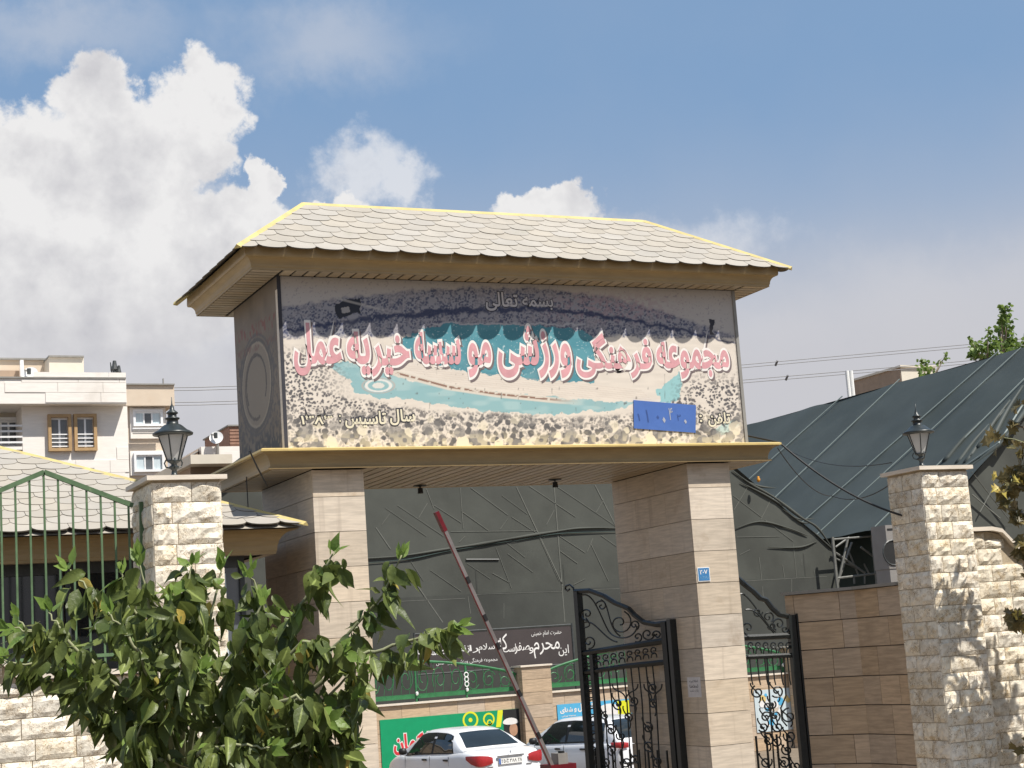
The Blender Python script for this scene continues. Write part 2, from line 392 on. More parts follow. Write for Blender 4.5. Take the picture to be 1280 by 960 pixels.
def glyphs(txt, offset):
    key = (txt, offset)
    if key in _GC: return _GC[key]
    cu = bpy.data.curves.new('glyph_source', 'FONT'); cu.body = shape(txt); cu.offset = offset; cu.resolution_u = 3; cu.fill_mode = 'BOTH'
    o = bpy.data.objects.new('glyph_source', cu); COL.objects.link(o)
    bpy.context.view_layer.update()
    dg = bpy.context.evaluated_depsgraph_get(); me = bpy.data.meshes.new_from_object(o.evaluated_get(dg))
    v = np.array([p.co[:] for p in me.vertices]).reshape(-1, 3); f = [tuple(p.vertices) for p in me.polygons]
    bpy.data.objects.remove(o); bpy.data.curves.remove(cu); bpy.data.meshes.remove(me)
    # islands get a hair of depth each so that joined letters do not share a plane
    par = list(range(len(v)))
    def fd(a):
        while par[a] != a: par[a] = par[par[a]]; a = par[a]
        return a
    for q in f:
        for a in q[1:]: par[fd(a)] = fd(q[0])
    ids = {}; dep = np.array([ids.setdefault(fd(i), len(ids)) % 7 for i in range(len(v))], float) if len(v) else np.zeros(0)
    _GC[key] = (v, f, dep); return _GC[key]
def lettering(name, txt, origin, ux, uz, n, box2, mat_, parent, offset=.0, proud=.004, shift=(0, 0), ref=None):
    """fit txt into box2=(x0,z0,x1,z1) of the plane origin+ux*x+uz*z, n pointing out; ref: offset whose bounds are fitted"""
    v, f, dep = glyphs(txt, offset)
    if not len(v): return None
    rv = glyphs(txt, ref if ref is not None else offset)[0]
    lo, hi = rv.min(0), rv.max(0); x0, z0, x1, z1 = box2
    sx = (x1-x0)/max(1e-6, hi[0]-lo[0]); sz = (z1-z0)/max(1e-6, hi[1]-lo[1])
    o = np.array(origin); ux, uz, n = (np.array(a, float) for a in (ux, uz, n))
    P = o + np.outer(x0+(v[:, 0]-lo[0])*sx+shift[0], ux) + np.outer(z0+(v[:, 1]-lo[1])*sz+shift[1], uz) + np.outer(proud + dep*.00006, n)
    if np.dot(np.cross(ux, uz), n) < 0: f = [q[::-1] for q in f]
    return put(name, newmesh(name, P, f, mat_), parent)

# ================================================================== ground
g_ = MB().add([(-1500, -1500, 0), (1500, -1500, 0), (1500, 2500, 0), (-1500, 2500, 0)], [(0, 1, 2, 3)])
tag(g_.build('ground', M['paving']), kind='structure')
g_ = MB().add([(-200, -30, .004), (200, -30, .004), (200, -5.2, .004), (-200, -5.2, .004)], [(0, 1, 2, 3)])
tag(g_.build('road', M['asphalt']), kind='structure')
g_ = MB().box((-200, -5.2, -.2), (200, -4.95, .13))
tag(g_.build('kerb', M['capstone']), kind='structure')

# ================================================================== the gate
B = CAM[2] + 2.276            # level of the ledge top / foot of the sign box
H = 1.90; W = 5.753; DP = 1.683; T = B + H
PF, PB_ = -.09, 1.80; SY = -.085; SX0 = at(346.4, 347, SY).x; SX1 = at(916.5, 364.3, SY).x          # pillar front and back
LB = B - .205                 # ledge underside
gate = thing('entrance_gate', (W/2, DP/2, 0), 'stone clad entrance gate with big painted sign box under a scalloped tile roof', 'gate')

def clad_pillar(x0, x1, name, lab):
    pil = box(name, (x0+.025, PF+.025, 0), (x1-.025, PB_-.025, LB), M['joint'], gate)
    zs = [LB]; z = LB - .29
    while z > .05: zs.append(z); z -= .372
    zs.append(0.0); j = .003
    cache = {}
    def slab(a, b):
        s = tuple(round(abs(q-p), 3) for p, q in zip(a, b))
        if s not in cache:
            hx, hy, hz = (q/2 for q in s); e = .004
            m = MB(); m.box((-hx, -hy, -hz), (hx, hy, hz)); cache[s] = newmesh('cladding_tile', m.v, m.f, M['travertine'])
        put('cladding_tile', cache[s], pil, loc=[(p+q)/2 for p, q in zip(a, b)])
    for i in range(len(zs)-1):
        zt, zb = zs[i]-j, zs[i+1]+j
        if zt-zb < .03: continue
        slab((x0, PF, zb), (x1, PF+.025, zt))                                   # street face: one slab per course
        slab((x0+.03, PB_-.025, zb), (x1-.03, PB_, zt))
        cuts = [PF+.0255, PB_-.001]
        cuts[1:1] = [PF+.0255+(PB_-PF-.03)*f for f in ([.42], [.30, .70], [.55], [.36, .72])[i % 4]]
        for a, b in zip(cuts, cuts[1:]):
            slab((x0, a+.001, zb), (x0+.025, b-.001, zt)); slab((x1-.025, a+.001, zb), (x1, b-.001, zt))
    return pil
PL = clad_pillar(at(389.6, 588, PF).x, at(453.9, 588, PF).x, 'pillar', None)
PRX = at(858.3, 580.4, PF).x
PR = clad_pillar(PRX, at(910.8, 580.4, PF).x, 'pillar', None)

# --- ledge: cove moulding with a bright lip, soffit of boards
def arc(o0, z0, o1, z1, n=6):
    return [(o0+(o1-o0)*(1-math.cos(t*math.pi/2)), z0+(z1-z0)*math.sin(t*math.pi/2)) for t in [k/n for k in range(n+1)]]
led = ring_mould(0, W, 0, DP, [(.150, LB+.012), (.212, LB), (.226, LB), (.228, LB+.016), (.206, LB+.022)] + arc(.196, LB+.024, .296, B-.040) + [(.302, B-.038), (.302, B-.028)])
led.build('ledge_moulding', M['fascia'], gate)
lip = ring_mould(0, W, 0, DP, [(.3015, B-.029), (.322, B-.026), (.324, B-.004), (.30, B+.006), (-.02, B+.012)])
lip.build('ledge_lip', M['fascia_lip'], gate)
box('ledge_core', (-.13, -.13, LB+.016), (W+.13, DP+.13, B-.06), M['board_gap'], gate)
def boards_y(x0, x1, y0, y1, z, pitch, parent, cov=.012):
    cache = {}; n = int(round((x1-x0)/pitch)); w = (x1-x0)/n
    m = MB().box((-w/2+.013, -(y1-y0)/2, 0), (w/2-.013, (y1-y0)/2, cov)); me = newmesh('soffit_board', m.v, m.f, M['board'])
    for k in range(n): put('soffit_board', me, parent, loc=(x0+(k+.5)*w, (y0+y1)/2, z))
def boards_x(x0, x1, y0, y1, z, pitch, parent, cov=.012):
    n = max(1, int(round((y1-y0)/pitch))); w = (y1-y0)/n
    m = MB().box((-(x1-x0)/2, -w/2+.013, 0), ((x1-x0)/2, w/2-.013, cov)); me = newmesh('soffit_board', m.v, m.f, M['board'])
    for k in range(n): put('soffit_board', me, parent, loc=((x0+x1)/2, y0+(k+.5)*w, z))
boards_y(at(453.9, 588, PF).x+.01, PRX-.01, -.148, DP+.148, LB+.003, .145, gate)
boards_x(-.148, at(389.6, 588, PF).x-.01, -.148, DP+.148, LB+.003, .145, gate)
boards_x(at(910.8, 580.4, PF).x+.01, W+.148, -.148, DP+.148, LB+.003, .145, gate)

# --- sign box
sb = box('sign_box', (SX0+.012, SY+.014, B-.04), (SX1-.014, DP-.01, T+.1), M['sign_dark'], gate)
def vnoise(x, y, seed):
    xi, yi = np.floor(x).astype(np.int64), np.floor(y).astype(np.int64); fx, fy = x-xi, y-yi
    def h(a, b):
        n = (a*374761393 + b*668265263 + seed*974634211) & 0x7fffffff
        n = ((n ^ (n >> 13))*1274126177) & 0x7fffffff
        return ((n ^ (n >> 16)) & 0xffff)/65535.
    fx, fy = fx*fx*(3-2*fx), fy*fy*(3-2*fy)
    return (h(xi, yi)*(1-fx)+h(xi+1, yi)*fx)*(1-fy) + (h(xi, yi+1)*(1-fx)+h(xi+1, yi+1)*fx)*fy
def poly_in(px_, py_, poly):
    ins = np.zeros(px_.shape, bool); n = len(poly)
    for i in range(n):
        x0, y0 = poly[i]; x1, y1 = poly[(i+1) % n]
        if y0 == y1: continue
        c = ((y0 > py_) != (y1 > py_)) & (px_ < (x1-x0)*(py_-y0)/(y1-y0)+x0); ins ^= c
    return ins
def dots(x, y, s, seed, asp=1.0):
    """scattered round specks: 0 at a speck's middle, 1 at its rim; and a random number per speck"""
    y = y/asp; best = np.full(x.shape, 9.); bid = np.zeros(x.shape)
    xi, yi = np.floor(x/s), np.floor(y/s)
    for dx in (-1, 0, 1):
        for dy in (-1, 0, 1):
            cx, cy = xi+dx, yi+dy
            h1 = vnoise(cx, cy, seed); h2 = vnoise(cx, cy, seed+1); h3 = vnoise(cx, cy, seed+2)
            d = np.hypot(x-(cx+h1)*s, y-(cy+h2)*s)/(s*(.22+.42*h3)); m = d < best
            best = np.where(m, d, best); bid = np.where(m, vnoise(cx, cy, seed+3), bid)
    return best, bid
def sm(v, a, b): t = np.clip((v-a)/(b-a), 0, 1); return t*t*(3-2*t)
def mural_front(X, Y):
    """X, Y: place on the printed panel, in the units of the photograph"""
    wob = (vnoise(X/9, Y/9, 1)-.5)*7 + (vnoise(X/3, Y/3, 2)-.5)*3
    wob2 = (vnoise(X/9, Y/9, 3)-.5)*5 + (vnoise(X/3, Y/3, 4)-.5)*2.5
    x, y = X+wob, Y+wob2
    C = np.zeros(X.shape+(3,)); C[:] = (.64, .575, .50)
    C *= (1 + .10*(vnoise(X/14, Y/3, 8)-.5))[..., None]
    def mixin(mask, col, k=1.0):
        mm = (mask*k)[..., None]; C[:] = C*(1-mm) + np.array(col)*mm
    fine = vnoise(X/1.7, Y/1.7, 5); f2 = vnoise(X/2.8, Y/2.6, 6); f3 = vnoise(X/5.5, Y/5, 7); f4 = vnoise(X/9, Y/8, 12)
    # the bowl of the stands under a grey sky
    out = np.interp(X, [346, 420, 500, 580, 660, 760, 850, 931], [384, 374, 366, 360, 360, 371, 396, 424])
    sky = sm(out-y, -2, 3); mixin(np.ones(X.shape)*sm(423-y, 0, 5)*(1-0*sky), (.29, .285, .31))
    d0, i0 = dots(X+wob*.3, Y, 2.7, 61); sp = sm(d0, 1.25, .7)*sm(424-y, 0, 4)*sm(f3+.3*f4, .28, .5); mixin(sp, (.055, .066, .125), .88)
    mixin(sm(f3*.6+f4*.4, .52, .66)*sm(424-y, 0, 6), (.33, .31, .32), .55)
    mixin(sky, (.44, .41, .385)); mixin(sky*sm(vnoise(X/40, Y/9, 9), .45, .7)*sm(np.abs(X-720)*-1, -120, 20), (.42, .28, .29), .7)
    mixin(sky*sm(fine, .78, .9), (.25, .23, .25), .6)
    pk = sm(-np.abs(X-760), -130, -10)*sm(-np.abs(Y-385), -26, -6)*sm(f2, .4, .6); mixin(pk, (.36, .25, .27), .55)
    band = np.interp(X, [346, 430, 470, 560, 660, 740, 840, 931], [415, 404, 398, 389, 386, 392, 410, 432])
    wd = np.interp(X, [346, 470, 600, 740, 931], [2, 3.5, 4, 3, 2])
    mixin(sm(wd-np.abs(y-band), -1, 2.0)*sm(f2*.5+fine*.5, .12, .32), (.032, .042, .095), .92)
    mixin(poly_in(x, y, [(418, 379), (447, 373), (452, 392), (424, 397)]).astype(float), (.025, .028, .04))
    mixin(poly_in(X, Y, [(426, 385), (436, 383), (438, 390), (428, 392)]).astype(float), (.40, .38, .37), .8)
    mixin(sm(2.2-np.abs((X-437)*.25-(Y-386)-9), 0, 1.5)*(np.abs(X-450) < 30), (.45, .43, .41), .6)
    mixin(poly_in(x, y, [(887, 398), (893, 399), (893, 418), (887, 417)]).astype(float), (.03, .03, .04))
    mixin(sm(2-np.abs(y-(404+(X-560)*.012)), 0, 2)*sm(X, 520, 560)*sm(735-X, 0, 8), (.46, .45, .46), .8)
    # water, terraces, running track
    mixin(poly_in(x, y, [(498, 430), (522, 414), (556, 405), (640, 406), (728, 412), (744, 424), (742, 478), (690, 476), (625, 470), (556, 460), (512, 448)]).astype(float), (.072, .235, .285))
    tl = poly_in(x, y, [(498, 430), (522, 414), (556, 405), (640, 406), (728, 412), (744, 424), (742, 478), (690, 476), (625, 470), (556, 460), (512, 448)])
    mixin(tl*sm(vnoise(X/22, Y/10, 21), .45, .8), (.11, .30, .345), .7)
    mixin(tl*sm(fine, .82, .93), (.5, .6, .6), .7)
    tl2 = poly_in(x, y, [(408, 452), (436, 452), (470, 462), (505, 474), (590, 488), (690, 498), (795, 503), (778, 511), (700, 518), (615, 515), (548, 506), (500, 497), (470, 497), (444, 491), (436, 474)])
    mixin(tl2.astype(float), (.245, .41, .425)); mixin(tl2*sm(vnoise(X/20, Y/6, 23), .5, .8), (.34, .485, .485), .8)
    ter = poly_in(X, Y, [(470, 452), (560, 463), (745, 480), (800, 486), (815, 500), (690, 496), (560, 478)])
    mixin(ter*(sm(np.sin((Y-.105*X)*2.4), .1, .8)), (.50, .40, .33), .35)
    tr = np.interp(X, [430, 500, 560, 620, 700, 760], [449, 468, 484, 493, 501, 505])
    mixin(sm(4.2-np.abs(Y-tr), 0, 1.2)*sm(X, 440, 470)*sm(740-X, 0, 60), (.60, .54, .46)); mixin(sm(1.7-np.abs(Y-tr+.6), 0, .8)*sm(X, 430, 450)*sm(730-X, 0, 60)*sm(f2, .25, .4), (.24, .14, .10))
    rr = np.hypot((X-473)/17., (Y-482)/8.); mixin(sm(.16-np.abs(rr-.9), 0, .08), (.66, .64, .60)); mixin((rr < .45).astype(float), (.62, .60, .55)); mixin(sm(.10-np.abs(rr-1.18), 0, .06), (.45, .33, .28), .6)
    mixin(poly_in(x, y, [(818, 488), (838, 474), (852, 462), (850, 500), (828, 504)]).astype(float), (.27, .48, .49))
    mixin(poly_in(x, y, [(890, 540), (905, 530), (918, 524), (921, 533), (905, 545)]).astype(float), (.36, .53, .50), .7)
    # the crowd: specks that grow towards the foot of the panel
    dl = sm(452-X, 0, 70)*sm(Y, 428, 450); dr = sm(X, 832, 872)*sm(Y, 462, 486)
    db = sm(Y-np.interp(X, [346, 440, 540, 640, 700, 800, 860, 931], [470, 496, 512, 515, 521, 516, 490, 470]), -2, 6)
    den = np.maximum(np.maximum(dl, dr), db)
    near = sm(Y, 500, 552)
    blob = (fine*.45+f2*.55)*(1-near) + (f3*.55+f4*.45)*near
    d1, i1 = dots(X+wob*.4, Y+wob2*.4, 3.6, 71, .9); d2, i2 = dots(X+wob*.5, Y+wob2*.5, 7.5, 81, 1.05); d3, i3 = dots(X+wob*.6, Y+wob2*.6, 15., 91, 1.1)
    mixin(den*(1-near*.6)*sm(d1, 1.15, .75)*sm(i1+.35*f4, .30, .42), (.065, .062, .07), .94)
    mixin(den*sm(Y, 500, 530)*sm(d2, 1.1, .85)*sm(i2, .28, .36), (.085, .082, .085), .93)
    mixin(den*near*sm(d3, 1.05, .9)*(i3 > .5), (.20, .19, .18), .9)
    mixin(den*near*sm(d3, 1.0, .85)*(i3 < .22), (.68, .61, .47))
    mixin(sm(Y, 535, 552)*sm(f3, .45, .6), (.68, .60, .42), .45)
    mixin(sm(vnoise(X/3, Y/6, 41), .90, .97)*sm(Y, 440, 470), (.1, .09, .08), .7)
    # worn, peeling edges
    mixin(sm(3.5-np.minimum(X-347-(Y-347)*.05, 918-X+(Y-365)*.06)+2*f2, 0, 3), (.33, .30, .27), .6)
    return np.clip(C, 0, 1)
def painted_panel(name, nx, nz, pt, func, parent, pxmap):
    V = np.array([pt(i/(nx-1), k/(nz-1)) for k in range(nz) for i in range(nx)])
    f = [(k*nx+i, k*nx+i+1, (k+1)*nx+i+1, (k+1)*nx+i) for k in range(nz-1) for i in range(nx-1)]
    me = newmesh(name, V, f, M['paint'])
    X, Y = pxmap(V); Cc = func(X, Y)
    at_ = me.color_attributes.new('paint', 'FLOAT_COLOR', 'POINT')
    at_.data.foreach_set('color', np.concatenate([Cc, np.ones((len(Cc), 1))], 1).astype(np.float32).ravel())
    return put(name, me, parent)
def pxarr(V):
    v = V-CAM; d = v@_F; return 640+F_PX*(v@R2)/d, 480-F_PX*(v@U2)/d
painted_panel('printed_panel', 830, 274, lambda u, w: (SX0+u*(SX1-SX0), SY, B+w*(H-.002)), mural_front, sb, pxarr)
def mural_side(U, V):
    """brown weathered end panel: round emblem, rusty lines of script above"""
    n1 = vnoise(U*22, V*22, 51); n2 = vnoise(U*60, V*60, 52); n3 = vnoise(U*7, V*7, 53)
    C = np.zeros(U.shape+(3,)); C[:] = (.175, .14, .105); C *= (.85+.3*n3)[..., None]
    def mixin(m, col, k=1.): mm = (np.asarray(m, float)*k)[..., None]; C[:] = C*(1-mm)+np.array(col)*mm
    mixin(sm(n1*.6+n2*.4, .52, .62)*sm(1.45-V, 0, .3), (.085, .08, .08), .8)
    mixin(sm(.45-V, 0, .3)*sm(n1, .3, .5), (.06, .06, .062), .9)
    r = np.hypot((U-.80)/.60, (V-.88)/.50)
    mixin(r < 1.0, (.235, .195, .15)); mixin(np.abs(r-1.0) < .045, (.10, .09, .08)); mixin(np.abs(r-.93) < .03, (.30, .25, .19))
    mixin((np.abs(r-.66) < .03)*(V > .7), (.08, .07, .06)); mixin((np.abs(r-1.12) < .03), (.09, .085, .085), .8)
    mixin((np.abs(np.hypot((U-.78)/.42, (V-.86)/.36)-1) < .05)*(U < .9), (.11, .09, .075))
    mixin(sm(vnoise(U*30, V*18, 55), .6, .7)*sm(.10-np.abs(V-1.50+(U-.8)*.06), 0, .05), (.19, .055, .045), .75)
    mixin(sm(vnoise(U*30, V*24, 57), .55, .65)*sm(.06-np.abs(V-1.30+(U-.8)*.05), 0, .04), (.17, .07, .055), .6)
    return np.clip(C, 0, 1)
painted_panel('end_panel', 130, 150, lambda u, w: (SX0, SY+(DP-SY)*(1-u), B+w*(H-.002)), mural_side, sb, lambda V: (DP-V[:, 1], V[:, 2]-B))
box('end_panel', (SX1-.013, SY+.012, B), (SX1+.002, DP-.01, T-.002), M['beige_wall'], sb)
box('corner_trim', (SX0-.010, SY-.016, B+.01), (SX0+.030, SY-.003, T-.002), M['sign_dark'], sb)
box('corner_trim', (SX0-.012, SY-.0135, B+.01), (SX0-.0005, SY+.055, T-.15), M['capstone'], sb)
box('corner_trim', (SX1-.028, SY-.014, B+.01), (SX1+.012, SY-.003, T-.002), M['steel_grey'], sb)
# sign lettering, word by word
def sign_word(txt, x0, y0, x1, y1, layers, Yp=None, parent=None, name='lettering'):
    Yp = SY-.002 if Yp is None else Yp
    a = at((x0+x1)/2, y1, Yp); b = at((x0+x1)/2, y0, Yp); l = at(x0, (y0+y1)/2, Yp); r = at(x1, (y0+y1)/2, Yp)
    ref = layers[0][0]
    for (off, mk, pr_, sh) in layers:
        lettering(name, txt, (0, Yp, 0), (1, 0, 0), (0, 0, 1), (0, -1, 0), (l.x, a.z, r.x, b.z), M[mk], parent or sb, off, pr_, sh, ref)
big = [(.080, 'sign_shadow', .0006, (.020, -.022)), (.080, 'sign_white', .0016, (0, 0)), (.030, 'sign_pink', .0026, (0, 0))]
for w_ in [('مجموعه', 819, 413, 912, 477), ('فرهنگی', 718, 413, 816, 476), ('ورزشی', 620, 404, 715, 477), ('مو', 583, 424, 616, 476),
           ('سسه', 517, 412, 577, 459), ('خیر', 461, 416, 514, 475), ('یه', 432, 411, 464, 472), ('عمل', 365, 399, 429, 473)]:
    sign_word(*w_, big)
cap2 = [(.095, 'sign_dark', .0006, (0, 0)), (.022, 'sign_cream', .0016, (0, 0))]
for w_ in [('سال', 486, 510, 520, 533), ('تاسیس', 430, 512, 484, 537), (':', 423, 517, 427, 529)]: sign_word(*w_, cap2)
sign_word('۱۳۸۳', 374, 508, 417, 532, cap2)
for w_ in [('تلفن', 884, 514, 914, 535), (':', 873, 517, 879, 529)]: sign_word(*w_, cap2)
for w_ in [('بسمه', 652, 369, 692, 388), ('تعالی', 606, 364, 648, 390)]: sign_word(*w_, [(.065, 'sign_dark', .0006, (0, 0)), (.020, 'sign_grey', .0016, (0, 0))])
P4 = [at(792, 500, SY-.01), at(792.5, 535.5, SY-.01), at(869.5, 541, SY-.01), at(870, 506.5, SY-.01)]
bp = MB().prism([P4[0], P4[1], P4[2], P4[3]], (0, .006, 0)); bp.build('painted_over_patch', M['blue_patch'], sb)
for (d_, x0, y0, x1, y1, mk) in [('۱', 797, 517, 800, 526, 'patch_mark'), ('۱', 807.5, 512, 810.5, 528, 'patch_mark'), ('۰', 820.5, 519, 824, 524, 'patch_mark'), ('۰', 828, 521, 832, 529, 'patch_fleck'),
                             ('۴', 836, 510, 841, 525, 'patch_fleck'), ('۳', 846.5, 518, 851, 526, 'patch_mark'), ('۰', 855, 524, 858.5, 530, 'patch_fleck')]:
    sign_word(d_, x0, y0, x1, y1, [(.0, mk, .002, (0, 0))], Yp=SY-.0105)

# --- roof
TO, TZ = .546, .173; RX, RZ = .641, 1.069
eave = ring_mould(0, W, 0, DP, [(.33, T+.012), (.343, T-.002), (.347, T-.002), (.347, T+.020), (.352, T+.028)] + arc(.354, T+.032, .425, T+.122) + [(.428, T+.125), (.432, T+.138), (.434, T+.150), (.430, T+.238), (.36, T+.25)])
eave.build('eave_moulding', M['fascia'], gate)
box('eave_core', (-.33, -.33, T+.013), (W+.33, DP+.33, T+.05), M['board_gap'], gate)
boards_y(.01, W-.01, -.330, SY-.018, T, .135, gate)
boards_x(-.330, -.018, -.330, DP+.330, T, .115, gate)
boards_x(W+.018, W+.330, -.330, DP+.330, T, .115, gate)
boards_y(.01, W-.01, DP+.018, DP+.330, T, .135, gate)
e0 = TO-.13
ze = T+TZ+.13*.646-.006
c4 = [(-e0, -e0, ze), (W+e0, -e0, ze), (W+e0, DP+e0, ze), (-e0, DP+e0, ze)]
rl, rr_ = (RX, DP/2, T+RZ-.03), (W-RX, DP/2, T+RZ-.03)
lowr = [(p[0], p[1], p[2]-.018) for p in c4]
roof = MB().add(c4+[rl, rr_]+lowr, [(0, 1, 5, 4), (1, 2, 5), (2, 3, 4, 5), (3, 0, 4), (0, 3, 4), (6, 9, 8, 7), (0, 6, 7, 1), (1, 7, 8, 2), (2, 8, 9, 3), (3, 9, 6, 0)][:4]+[(6, 9, 8, 7), (0, 6, 7, 1), (1, 7, 8, 2), (2, 8, 9, 3), (3, 9, 6, 0)]).build('roof', M['tile_edge'], gate)
def clip(poly, a, b, c):
    out = []
    for i in range(len(poly)):
        p, q = poly[i], poly[(i+1) % len(poly)]; dp = a*p[0]+b*p[1]-c; dq = a*q[0]+b*q[1]-c
        if dp >= 0: out.append(p)
        if (dp >= 0) != (dq >= 0): t = dp/(dp-dq); out.append((p[0]+(q[0]-p[0])*t, p[1]+(q[1]-p[1])*t))
    return out
def scale_tiles(O, u, v, n, width, top0, top1, height, pw, expo, depth, parent, seed=1, th=.008):
    """fish-scale tiles on the trapezoid u:0..width at v=0, u:top0..top1 at v=height"""
    rnd = random.Random(seed); cache = {}
    O, u, v, n = (Vector(a) for a in (O, u, v, n)); rows = int(math.ceil(height/expo))
    L = expo*1.12+depth; tilt = .009
    def tilemesh(poly):
        c = len(poly); V = []
        for (a, b) in poly: V.append((a, b, th+tilt*(1-b/L)))
        for (a, b) in poly: V.append((a, b, tilt*(1-b/L)-.004))
        fs = [tuple(range(c)), tuple(range(2*c-1, c-1, -1))] + [(i, i+c, (i+1) % c+c, (i+1) % c) for i in range(c)]
        return newmesh('roof_tile', V, fs, [M['tile'], M['tile_edge']], [0]+[1]*(c+1))
    hw = pw/2-.0025
    arcp = [(-hw+2*hw*k/10, depth*(1-math.sqrt(max(0, 1-((k-5)/5)**2)))) for k in range(11)]
    full = arcp + [(hw, L), (-hw, L)]; mfull = tilemesh(full)
    off0 = ((width % pw)/2)
    for r in range(rows):
        vv = r*expo; sh = 0 if r % 2 == 0 else pw/2
        for k in range(-1, int(width/pw)+2):
            uc = off0 + k*pw + sh
            # hip half-planes in tile space
            l0 = top0*1.0/height; r0 = (width-top1)/height
            pl = [(a+uc, b+vv) for a, b in full]
            pc = clip(pl, 1, -l0, 0); pc = clip(pc, -1, -r0, -width) if pc else pc
            pc = clip(pc, 0, -1, -height) if pc else pc
            if len(pc) < 3: continue
            ar = abs(sum(pc[i][0]*pc[(i+1) % len(pc)][1]-pc[(i+1) % len(pc)][0]*pc[i][1] for i in range(len(pc))))/2
            if ar < .004: continue
            me = mfull if len(pc) == len(full) and abs(ar - sum(1 for _ in [0])*0 - ar) < 1e-9 and all(abs(p[0]-q[0]) < 1e-6 and abs(p[1]-q[1]) < 1e-6 for p, q in zip(pc, pl)) else tilemesh([(a-uc, b-vv) for a, b in pc])
            jz = rnd.uniform(0, .003)
            Mx = Matrix([[u[i], v[i], n[i], (O+u*uc+v*vv+n*(.004+jz))[i]] for i in range(3)]+[[0, 0, 0, 1]])
            put('roof_tile', me, parent, M=Mx)
run = TO + DP/2; rise = RZ-TZ; sl = math.hypot(run, rise)
zt0 = T+TZ
PW = .318; EX = sl/8.05; DD = .088
scale_tiles((-TO, -TO, zt0), (1, 0, 0), (0, run/sl, rise/sl), (0, -rise/sl, run/sl), W+2*TO, TO+RX, W+TO-RX, sl, PW, EX, DD, roof, 1)
runx = TO+RX; slx = math.hypot(runx, rise)
scale_tiles((-TO, DP+TO, zt0), (0, -1, 0), (runx/slx, 0, rise/slx), (-rise/slx, 0, runx/slx), DP+2*TO, run, run, slx, PW, EX, DD, roof, 2)
scale_tiles((W+TO, -TO, zt0), (0, 1, 0), (-runx/slx, 0, rise/slx), (rise/slx, 0, runx/slx), DP+2*TO, run, run, slx, PW, EX, DD, roof, 3)
def ridge_cap(p, q, n1, n2, w, name='ridge_cap', parent=None, th=.012):
    p, q = Vector(p), Vector(q); d = (q-p).normalized(); V = []
    up = (Vector(n1)+Vector(n2)).normalized()
    s1 = d.cross(Vector(n1)).normalized(); s2 = d.cross(Vector(n2)).normalized()
    if s1.dot(s2) > 0: s2 = -s2
    if s1.dot(Vector(n2)) > 0: s1 = -s1
    if s2.dot(Vector(n1)) > 0: s2 = -s2
    for c in (p, q): V += [c+s1*w+up*.022, c+up*(.026+th), c+s2*w+up*.022, c+s2*w+up*.012, c+s1*w+up*.012]
    f = [(0, 1, 6, 5), (1, 2, 7, 6), (2, 3, 8, 7), (4, 0, 5, 9), (0, 4, 3, 2, 1), (5, 6, 7, 8, 9), (3, 4, 9, 8)]
    MB().add(V, f).build(name, M['ridge_yellow'], parent)
nf = (0, -rise/sl, run/sl); nl = (-rise/slx, 0, runx/slx); nr = (rise/slx, 0, runx/slx); nb = (0, rise/sl, run/sl)
RL, RRt = (RX, DP/2, T+RZ), (W-RX, DP/2, T+RZ)
ridge_cap(RL, RRt, nf, nb, .042, parent=roof)
ridge_cap((-TO, -TO, zt0), RL, nf, nl, .042, parent=roof); ridge_cap((W+TO, -TO, zt0), RRt, nf, nr, .042, parent=roof)
ridge_cap((-TO, DP+TO, zt0), RL, nl, nb, .042, parent=roof); ridge_cap((W+TO, DP+TO, zt0), RRt, nr, nb, .042, parent=roof)

# --- small things fixed to the gate
def spot(P, lab):
    t = thing('ceiling_spotlight', P, lab, 'lamp', 'spotlights under the gate ledge')
    MB().lathe([(0, 0), (.08, 0), (.08, -.012), (.02, -.02), (0, -.02)], P, 14).build('mounting_plate', M['car_black'], t)
    MB().lathe([(.010, -.02), (.010, -.035), (.03, -.035), (.035, -.10), (.0, -.10)], P, 12).build('lamp_head', M['car_black'], t)
for q, lab in (((525, 606.5), 'small black spotlight hanging from ledge boards beside the barrier tip'), ((693.5, 599), 'small black spotlight hanging from ledge boards near the right gate pillar')):
    v = ray(*q); P = Vector(CAM+v*((LB+.004-CAM[2])/v[2])); spot(P, lab)
pq = at(879.5, 718, PF-.004)
pl = thing('house_number_plate', pq, 'small blue house number plate fixed on the lit pillar face', 'sign')
box('plate', (pq.x-.082, PF-.010, pq.z-.082), (pq.x+.082, PF-.001, pq.z+.082), M['white_paint'], pl)
box('plate_field', (pq.x-.074, PF-.0125, pq.z-.072), (pq.x+.074, PF-.0095, pq.z+.074), mat('plate_blue', (.05, .19, .40), .4, .15, 20), pl)
lettering('lettering', '۲۰۷', (pq.x, PF-.0125, pq.z), (1, 0, 0), (0, 0, 1), (0, -1, 0), (-.055, .0, .05, .055), M['print_white'], pl, .02, .001)
lettering('lettering', 'پلاک', (pq.x, PF-.0125, pq.z), (1, 0, 0), (0, 0, 1), (0, -1, 0), (-.05, -.055, .055, -.02), mat('plate_faint', (.2, .38, .55), .5), pl, .0, .001)
pn = atX(867.5, 859, PRX)
nt = thing('paper_notice', pn, 'white paper notice taped on the shaded side of the right pillar', 'notice')
box('sheet', (PRX-.0025, pn.y-.16, pn.z-.115), (PRX-.0005, pn.y+.14, pn.z+.115), mat('paper', (.62, .60, .60), .7, .06, 9), nt)
for k, tx in enumerate(('اطلاعیه', 'لطفا', 'پارک نکنید')):
    lettering('lettering', tx, (PRX-.0025, pn.y, pn.z), (0, -1, 0), (0, 0, 1), (-1, 0, 0), (-.09, .05-.055*k, .10, .085-.055*k), M['sign_dark'], nt, .0, .001)

